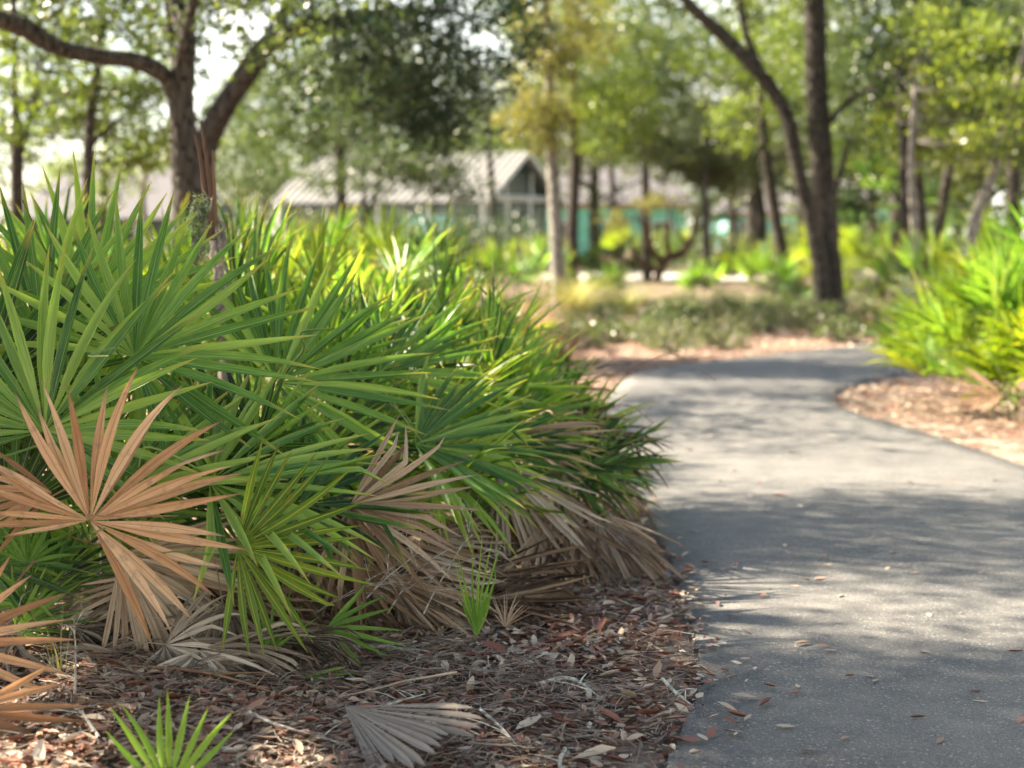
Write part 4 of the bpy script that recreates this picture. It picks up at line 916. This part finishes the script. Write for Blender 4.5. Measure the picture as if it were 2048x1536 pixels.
for Y, x0, x1, step, kinds in [(70, -6, 26, 4.5, 'oak lime olive dark'), (92, -36, 38, 5.5, 'oak dark olive oak'), (120, -48, 50, 7.5, 'dark oak olive'), (46, 9, 17, 3.2, 'oak lime dark'), (56, 8, 20, 4, 'olive lime oak'), (75, -26, -12, 6, 'olive lime'), (40, -7.5, -2.2, 2.6, 'olive lime'), (150, -60, 60, 8, 'dark oak')]:
    x = x0; k = 0; kk = kinds.split()
    while x < x1:
        far.append((x+rw.uniform(-1, 1), Y+rw.uniform(-4, 4), kk[k % len(kk)], rw.uniform(.75, 1.2))); x += step*rw.uniform(.8, 1.2); k += 1
LBL = {'oak': 'blurred broad green tree in the far woodland', 'lime': 'blurred yellow green tree in the far woodland', 'olive': 'blurred grey green tree in the far woodland', 'dark': 'blurred dark evergreen tree in the far woodland'}
def blocked(x, Y):   # keep the pavilion and pad clear
    px = 1024+x/Y*FPX
    return (Y < 66 and 500 < px < 1480)
for x, Y, kd, sc_ in far:
    if blocked(x, Y): continue
    pxx = 1024+x/Y*FPX
    if pxx < 430 and Y < 170:
        if rw.random() < .5: continue
        sc_ *= .7
    if 1270 < pxx < 1480 and Y > 60: sc_ *= .55
    o = protos[kd] if kd not in usedp else copy_tree(protos[kd]); usedp.add(kd)
    o.location = (x, Y, 0); o.rotation_euler = (0, 0, rw.uniform(0, 6.28)); o.scale = (sc_,)*3
    tag(o, LBL[kd], 'tree', GW[kd])

# unseen shade trees left of the frame, crowns shaped to cast the dappled shade
def shade(name, label, bx, by, blobs, n_leaf, leaf, seed, mat='oak'):
    rng = np.random.default_rng(seed); root = empty(name, (bx, by, 0), label, 'tree')
    V, Q = tube([[0, 0, -.1, .25], [.1, 0, 2, .2], [.0, .2, 4, .17], [.2, .1, 6.5, .1]], 0, 10, 5, .05, rng)
    link('trunk', qmesh('trunk', V, Q, mat=M['bark']), root)
    cs = crown_centres([((b[0]-bx, b[1]-by, b[2]), b[3], b[4]) for b in blobs], rng)
    ps = [tube(np.array([[.1, 0, 3.5+rng.uniform(0, 1.5), .09], [c[0]*.5, c[1]*.5, c[2]*.5+2.6, .06], [*c, .02]]), 0, 5, 3) for c in cs[:40]]
    V, Q = join(ps); link('branches', qmesh('branches', V, Q, mat=M['bark']), root)
    V, Q, r = leafcloud(cs, .35*rng.uniform(.6, 1.3, len(cs)), n_leaf, leaf, rng); link('crown', qmesh('crown', V, Q, rnd=r, mat=M[mat]), root)
shade('oak_tree', 'unseen oak left of the camera, crown shaped to shade bank and path', -6.5, 8.5,
      [(-7.4, 7.2, 6.2, (1.8, 2.4, .9), 66), (-5.2, 6.7, 6.4, (1.5, 1.0, .6), 130), (-8.2, 10.2, 6.2, (1.8, 1.6, .8), 40), (-6.9, 8.0, 6.3, (.7, 1.1, .6), 70), (-4.9, 10.2, 6.3, (2.0, 1.2, .6), 190), (-3.8, 8.2, 6.3, (.7, 1.2, .5), 70), (-2.9, 6.6, 6.4, (1.0, 1.0, .5), 80), (-5.6, 7.55, 6.3, (1.1, .45, .3), 70)], 75, .08, 81)  # blobs placed for shade, leaving a gap for the sunlit patch

shade('oak_tree', 'unseen oak left of the path bend, crown added to shade the path', -7.6, 20.5,
      [(-5.0, 20.5, 7.6, (2.6, 1.8, .8), 130), (-3.2, 22.3, 7.4, (2.2, 1.6, .7), 90), (-6.0, 17.8, 7.6, (1.6, .9, .6), 40)], 45, .1, 82)  # crown added to put the far path in shade

shade('oak_tree', 'unseen oak added beyond the bend, crown shades the scrub', -10.5, 29.5,
      [(-4.5, 28, 9, (3, 2.4, .9), 110), (-.5, 28.6, 9.2, (2.6, 2.2, .8), 90), (2.5, 30, 9.2, (2.2, 1.8, .7), 50)], 45, .12, 83, 'oak')  # added to shade the scrub, trunk kept out of view
for k, (x, y, kd, sc_) in enumerate([(8.2, 3.5, 'oak', .9), (9.5, 9.0, 'dark', .95), (5.8, -3.5, 'oak', .9), (.5, -5.5, 'olive', 1.), (-5.5, -3.0, 'oak', .9), (13, 15, 'dark', 1.0), (-7.5, 2.0, 'lime', .8), (10.5, -1, 'dark', 1.0)]):  # unseen trees added to block open sky and deepen the near shade
    o = copy_tree(protos[kd]); o.location = (x, y, 0); o.rotation_euler = (0, 0, k*1.3); o.scale = (sc_,)*3
    tag(o, 'unseen woodland tree added round the viewpoint, outside the picture', 'tree', 'trees around the viewpoint')

# ------------------------------------------------------------------ background palmettos and shrubs
GB = 'palmettos across the path and by the buildings'
bp = [(1545, 585, 30, 12, .75, 'green', 'dark green palmetto in front of the slender leaning trunk'),
      (1225, 592, 36, 9, .35, 'fresh', 'small bright green palmetto by the pale feathery grass'),
      (1400, 590, 38, 9, .3, 'fresh', 'small bright palmetto left of the black bin'),
      (1000, 560, 40, 12, 1.0, 'green', 'dark palmetto below the pavilion gable'),
      (900, 560, 38, 12, 1.0, 'green', 'dark palmetto below the right end of the white roof'),
      (1070, 560, 43, 12, 1.0, 'green', 'dark palmetto left of the pale trunk in front of the gable'),
      (1235, 530, 60, 12, 1.4, 'yellowgreen', 'yellowing palmetto in front of the teal wall'),
      (1370, 530, 60, 10, 1.2, 'green', 'green palmetto left of the thin grey trunk'),
      (1480, 540, 48, 12, .9, 'green', 'dark palmetto behind the black bin'),
      (1700, 560, 36, 12, 1.1, 'yellowgreen', 'yellow brown palmetto right of the thick trunk'),
      (1765, 570, 33, 12, 1.1, 'yellowgreen', 'tangled palmetto with dry fans behind the bend'),
      (1600, 560, 38, 10, 1.0, 'yellowgreen', 'lime palmetto between the arching and leaning trunks'),
      (1850, 590, 24, 12, 1.0, 'green', 'green palmetto at the foot of the pale pair of trunks'),
      (1950, 580, 27, 12, 1.2, 'green', 'shaded palmetto below the crooked pale trunk'),
      (1730, 560, 29, 12, .7, 'yellowgreen', 'dry mixed palmetto right behind the thick trunk base'),
      (1800, 560, 38, 12, 1.4, 'green', 'dark palmetto between the thick trunk and the pale pair'),
      (1900, 560, 36, 12, 1.5, 'green', 'dark palmetto at the foot of the grey leaning trunk'),
      (2010, 560, 30, 14, 1.6, 'green', 'tall dark palmetto behind the bright one at the right edge'),
      (1655, 560, 42, 12, 1.5, 'sunny', 'sunlit palmetto far behind the thick trunk'),
      (620, 560, 26, 14, 1.2, 'green', 'far palmetto behind the bank under the white roof left end'),
      (760, 560, 30, 14, 1.2, 'green', 'far palmetto behind the bank under the roof middle')]
for i, (px, py, Y, nf, h, mt, lb) in enumerate(bp):
    p = at(px, py, Y)
    clump(p[0], Y, nf, h, (0, 0), lb, dead=4 if mt == 'yellowgreen' else 1, group=GB, seed=200+i, fmat=mt, mixy=.2, Rm=.62, deadmat=('brown', 'grey'), deadz=.8)
# cabbage palm at the right
p = at(1790, 560, 32)
cp = empty('cabbage_palm', (p[0], 32, 0), 'cabbage palm with dark drooping fans right of the thick trunk', 'palm')
V, Q = tube([[0, 0, -.1, .14], [.05, 0, .8, .13], [0, 0, 1.8, .12]], 0, 10, 6, .08, rr); link('trunk', qmesh('trunk', V, Q, mat=M['bark']), cp)
for k in range(16):
    az = k*137.5; tau = 20+k*5.5; d = np.array([math.sin(R_(tau))*math.cos(R_(az)), math.sin(R_(tau))*math.sin(R_(az)), math.cos(R_(tau))])
    c0 = np.array([p[0], 32, 1.8]); put_frond(cp, c0+d*.8, unit(d+[0, 0, -.3]), (0, -.5, 1), .65, rc.choice(G_ALL['green']), c0)

def shrub(x, y, h, wd, mat, label, group, seed, leaf=.05, n=None, sprays=14):
    rng = np.random.default_rng(seed); base = (x, y, float(ground_z(x, y))); root = empty('low_shrub', base, label, 'shrub', group)
    cs = crown_centres([((0, 0, h*.55), (wd, wd, h*.45), sprays)], rng); cs[:, 2] = np.maximum(cs[:, 2], .05)
    V, Q = join([tube(np.array([[0, 0, -.02, .012], [c[0]*.5, c[1]*.5, c[2]*.6, .008], [*c, .004]]), 0, 4, 3) for c in cs]); link('stems', qmesh('stems', V, Q, mat=M['stem_grey']), root)
    V, Q, r = leafcloud(cs, h*.22, n or 26, leaf, rng); link('foliage', qmesh('foliage', V, Q, rnd=r, mat=M[mat]), root)
rs = random.Random(12)
GSH = 'low scrubby shrubs beyond the bend of the path'
k = 0
while k < 85:
    Y = rs.uniform(19.5, 33); px = rs.uniform(1080, 1830); x = (px-1024)/FPX*Y
    if onpath(x, Y, .35) or (x > edgeL(Y)-.3 and Y < 25.5 and x < 7): 
        if x > edgeL(Y)-.35 and Y < 26: continue
    shrub(x, Y, rs.uniform(.22, .42), rs.uniform(.3, .55), rs.choice(['scrub', 'olive', 'oak']), 'low olive brown shrub in the scrub beyond the path bend', GSH, 600+k, .055); k += 1
GH = 'hedge shrubs by the buildings'
for i, (px, Y, h, wd, mt, lb) in enumerate([(1225, 62, 1.7, 1.0, 'olive', 'grey green shrub before the teal wall right of the dark straight tree'), (1300, 62, 1.5, 1.2, 'lime', 'lime shrub behind the black slim trunk'), (1400, 60, 1.9, 1.2, 'oak', 'green shrub left of the black bin'), (1180, 66, .6, 1.2, 'oak', 'green shrub at the foot of the teal wall near the dark straight tree'), (1265, 68, 1.1, 1.0, 'oakdark', 'dark shrub under the teal wall behind the black slim trunk'), (1330, 70, 1.2, 1.6, 'oak', 'green shrub behind the sprawling tree'), (1450, 62, 1.6, 1.6, 'oakdark', 'dark shrub behind the black bin'), (1560, 55, 1.5, 1.5, 'lime', 'lime shrub behind the leaning trunk'), (1640, 58, 2.2, 1.8, 'lime', 'yellow green shrub behind the thick trunk'), (1720, 50, 2.2, 1.6, 'olive', 'grey green shrub right of the thick trunk'), (1790, 45, 2.0, 1.5, 'lime', 'lime shrub behind the pair of pale trunks'), (1880, 42, 2.2, 1.6, 'oakdark', 'dark shrub behind the leaning grey trunk'), (1960, 40, 2.3, 1.6, 'oak', 'green shrub behind the crooked pale trunk'), (2040, 38, 2.3, 1.5, 'oakdark', 'dark shrub at the right edge'), (840, 52, 2.1, 1.5, 'oak', 'green shrub before the pavilion wall'), (940, 50, 2.1, 1.4, 'oakdark', 'dark shrub by the pavilion corner'), (1040, 50, 1.8, 1.4, 'oakdark', 'dark shrub below the pavilion gable end'), (760, 50, 2.0, 1.4, 'oak', 'green shrub left of the pavilion window'), (650, 52, 1.9, 1.4, 'lime', 'lime shrub below the left part of the white roof'), (420, 40, 1.7, 1.3, 'oak', 'green shrub left of the white roof'), (470, 45, 2.3, 1.3, 'olive', 'grey green shrub at the left end of the roof')]):
    shrub((px-1024)/FPX*Y, Y, h, wd, mt, lb, GH, 700+i, .13, 40, 40)

# ------------------------------------------------------------------ buildings
def poly(name, V, F, mat, parent):
    me = bpy.data.meshes.new(name); me.from_pydata([tuple(v) for v in V], [], F); me.materials.append(mat); me.update(); return link(name, me, parent)
pv = empty('pavilion', (at(965, 470, 60)[0], 60, 0), 'white metal roofed pavilion with dark screened gable', 'pavilion')
al = R_(26); u = np.array([-math.cos(al), math.sin(al), 0]); v_ = np.array([math.sin(al), math.cos(al), 0]); L_, W_ = 8.6, 5.8
EH, RH = 2.72, 4.35
def pp(a, b, z): return u*a+v_*b+np.array([0, 0, z])
th = .06
for nm, s0, s1 in (('front', -.35, W_/2), ('back', W_+.35, W_/2)):
    z0 = EH-(RH-EH)*.35/(W_/2)
    c = [pp(-.45, s0, z0), pp(L_, s0, z0), pp(L_, s1, RH), pp(-.45, s1, RH)]
    V = c+[q+np.array([0, 0, th]) for q in c]
    ro = poly('roof', V, [(0, 1, 2, 3), (7, 6, 5, 4), (0, 4, 5, 1), (1, 5, 6, 2), (2, 6, 7, 3), (3, 7, 4, 0)], M['metal'], pv)
    ribs = []
    for k in range(28):
        a = -.4+k*(L_+.35)/27
        ribs.append(tube(np.array([[*pp(a, s0, z0+th+.03), .05], [*pp(a, s1, RH+th+.03), .05]]), 0, 4, 1))
    V, Q = join(ribs); link('seam', qmesh('seam', V, Q, mat=M['metal'], smooth=False), ro)
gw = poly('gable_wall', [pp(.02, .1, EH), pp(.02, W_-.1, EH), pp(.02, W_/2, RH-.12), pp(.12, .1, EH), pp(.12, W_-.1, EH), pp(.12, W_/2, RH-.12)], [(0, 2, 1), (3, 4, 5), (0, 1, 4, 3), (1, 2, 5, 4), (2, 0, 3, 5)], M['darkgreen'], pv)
def bar(p, q, r, mat, nm, par): 
    V, Q = tube(np.array([[*p, r], [*q, r]]), 0, 4, 1); link(nm, qmesh(nm, V, Q, mat=M[mat], smooth=False), par)
bar(pp(-.05, 0, EH), pp(-.05, W_, EH), .11, 'white', 'beam', pv)
bar(pp(-.4, -.3, EH-.12), pp(-.4, W_/2, RH+.02), .08, 'white', 'fascia', pv); bar(pp(-.4, W_+.3, EH-.12), pp(-.4, W_/2, RH+.02), .08, 'white', 'fascia', pv)
for b_ in (.3, .5): bar(pp(-.03, W_*b_ if b_ != .5 else W_*.68, EH), pp(-.03, W_*b_ if b_ != .5 else W_*.68, EH+.95), .04, 'white', 'mullion', gw)
for b_ in (0, .33, .66, 1): bar(pp(0, W_*b_, 0), pp(0, W_*b_, EH), .08, 'white', 'post', pv)
for a in (2.1, 4.2, 6.4, 8.5): bar(pp(a, 0, 0), pp(a, 0, EH), .08, 'white', 'post', pv)
V, Q = box((0, 0, 0), (1, 1, 1))
def slab(a0, a1, b0, b1, z0, z1, mat, nm, par):
    V = [pp(a0, b0, z0), pp(a0, b1, z0), pp(a1, b0, z0), pp(a1, b1, z0), pp(a0, b0, z1), pp(a0, b1, z1), pp(a1, b0, z1), pp(a1, b1, z1)]
    return poly(nm, V, [(0, 1, 3, 2), (4, 6, 7, 5), (0, 4, 5, 1), (2, 3, 7, 6), (0, 2, 6, 4), (1, 5, 7, 3)], mat, par)
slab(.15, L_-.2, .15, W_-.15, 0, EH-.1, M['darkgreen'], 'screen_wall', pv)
slab(1.2, 3.4, .1, .14, 1.4, 2.1, M['cyan'], 'window', pv)

def house(name, label, px0, px1, Y, wall_h, roof_h, wallmat, rz=0, wins=5, depth=8, roofmat='lilac'):
    x0, x1 = (px0-1024)/FPX*Y, (px1-1024)/FPX*Y; cx_ = (x0+x1)/2; W = x1-x0
    root = empty(name, (cx_, Y, 0), label, 'building'); root.rotation_euler = (0, 0, rz)
    link('wall', qmesh('wall', *box((0, depth/2, wall_h/2), (W, depth, wall_h)), mat=M[wallmat], smooth=False), root)
    link('trim', qmesh('trim', *box((0, -.06, wall_h-.1), (W+.1, .1, .14)), mat=M['orange'], smooth=False), root)
    e = .5; hw = W/2+e
    V = [(-hw, -e, wall_h), (hw, -e, wall_h), (hw, depth+e, wall_h), (-hw, depth+e, wall_h), (-hw+1.5, depth/2, wall_h+roof_h), (hw-1.5, depth/2, wall_h+roof_h)]
    poly('roof', V, [(0, 1, 5, 4), (1, 2, 5), (2, 3, 4, 5), (3, 0, 4), (0, 3, 2, 1)], M[roofmat], root)
    for k in range(wins):
        x = -W/2+W*(k+.5)/wins
        f = link('window', qmesh('window', *box((x, -.03, 1.45), (1.0, .1, 1.2)), mat=M['white'], smooth=False), root)
        link('pane', qmesh('pane', *box((x, -.09, 1.45), (.84, .05, 1.04)), mat=M['glass'], smooth=False), f)
    return root
house('teal_building', 'long low teal building with pale roof behind the middle trees', 1085, 1370, 80, 2.85, 1.9, 'teal', wins=3)
house('aqua_building', 'pale aqua building with grey roof glimpsed behind the arching tree', 1455, 1600, 84, 2.5, 1.7, 'cyan', wins=2)
house('teal_building', 'small teal building glimpsed right of the thick trunk', 1660, 1790, 82, 2.9, 1.6, 'teal', wins=2)
house('teal_building', 'low teal building with pale lilac roof behind the oak on the left', 40, 400, 62, 2.0, 1.9, 'teal', wins=6, roofmat='lilac')

# black bin by the concrete
p = at(1447, 553, 54); bn = empty('litter_bin', (p[0], 54, .08), 'black litter bin standing beside the pale concrete', 'bin')
V, Q = tube([[0, 0, 0, .26], [0, 0, .2, .27], [0, 0, .75, .29], [0, 0, .78, .29]], 0, 14, 3); link('body', qmesh('body', V, Q, mat=M['black']), bn)
V, Q = tube([[0, 0, .78, .31], [0, 0, .84, .31], [0, 0, .9, .24], [0, 0, .93, .05]], 0, 14, 3); link('lid', qmesh('lid', V, Q, mat=M['black']), bn)
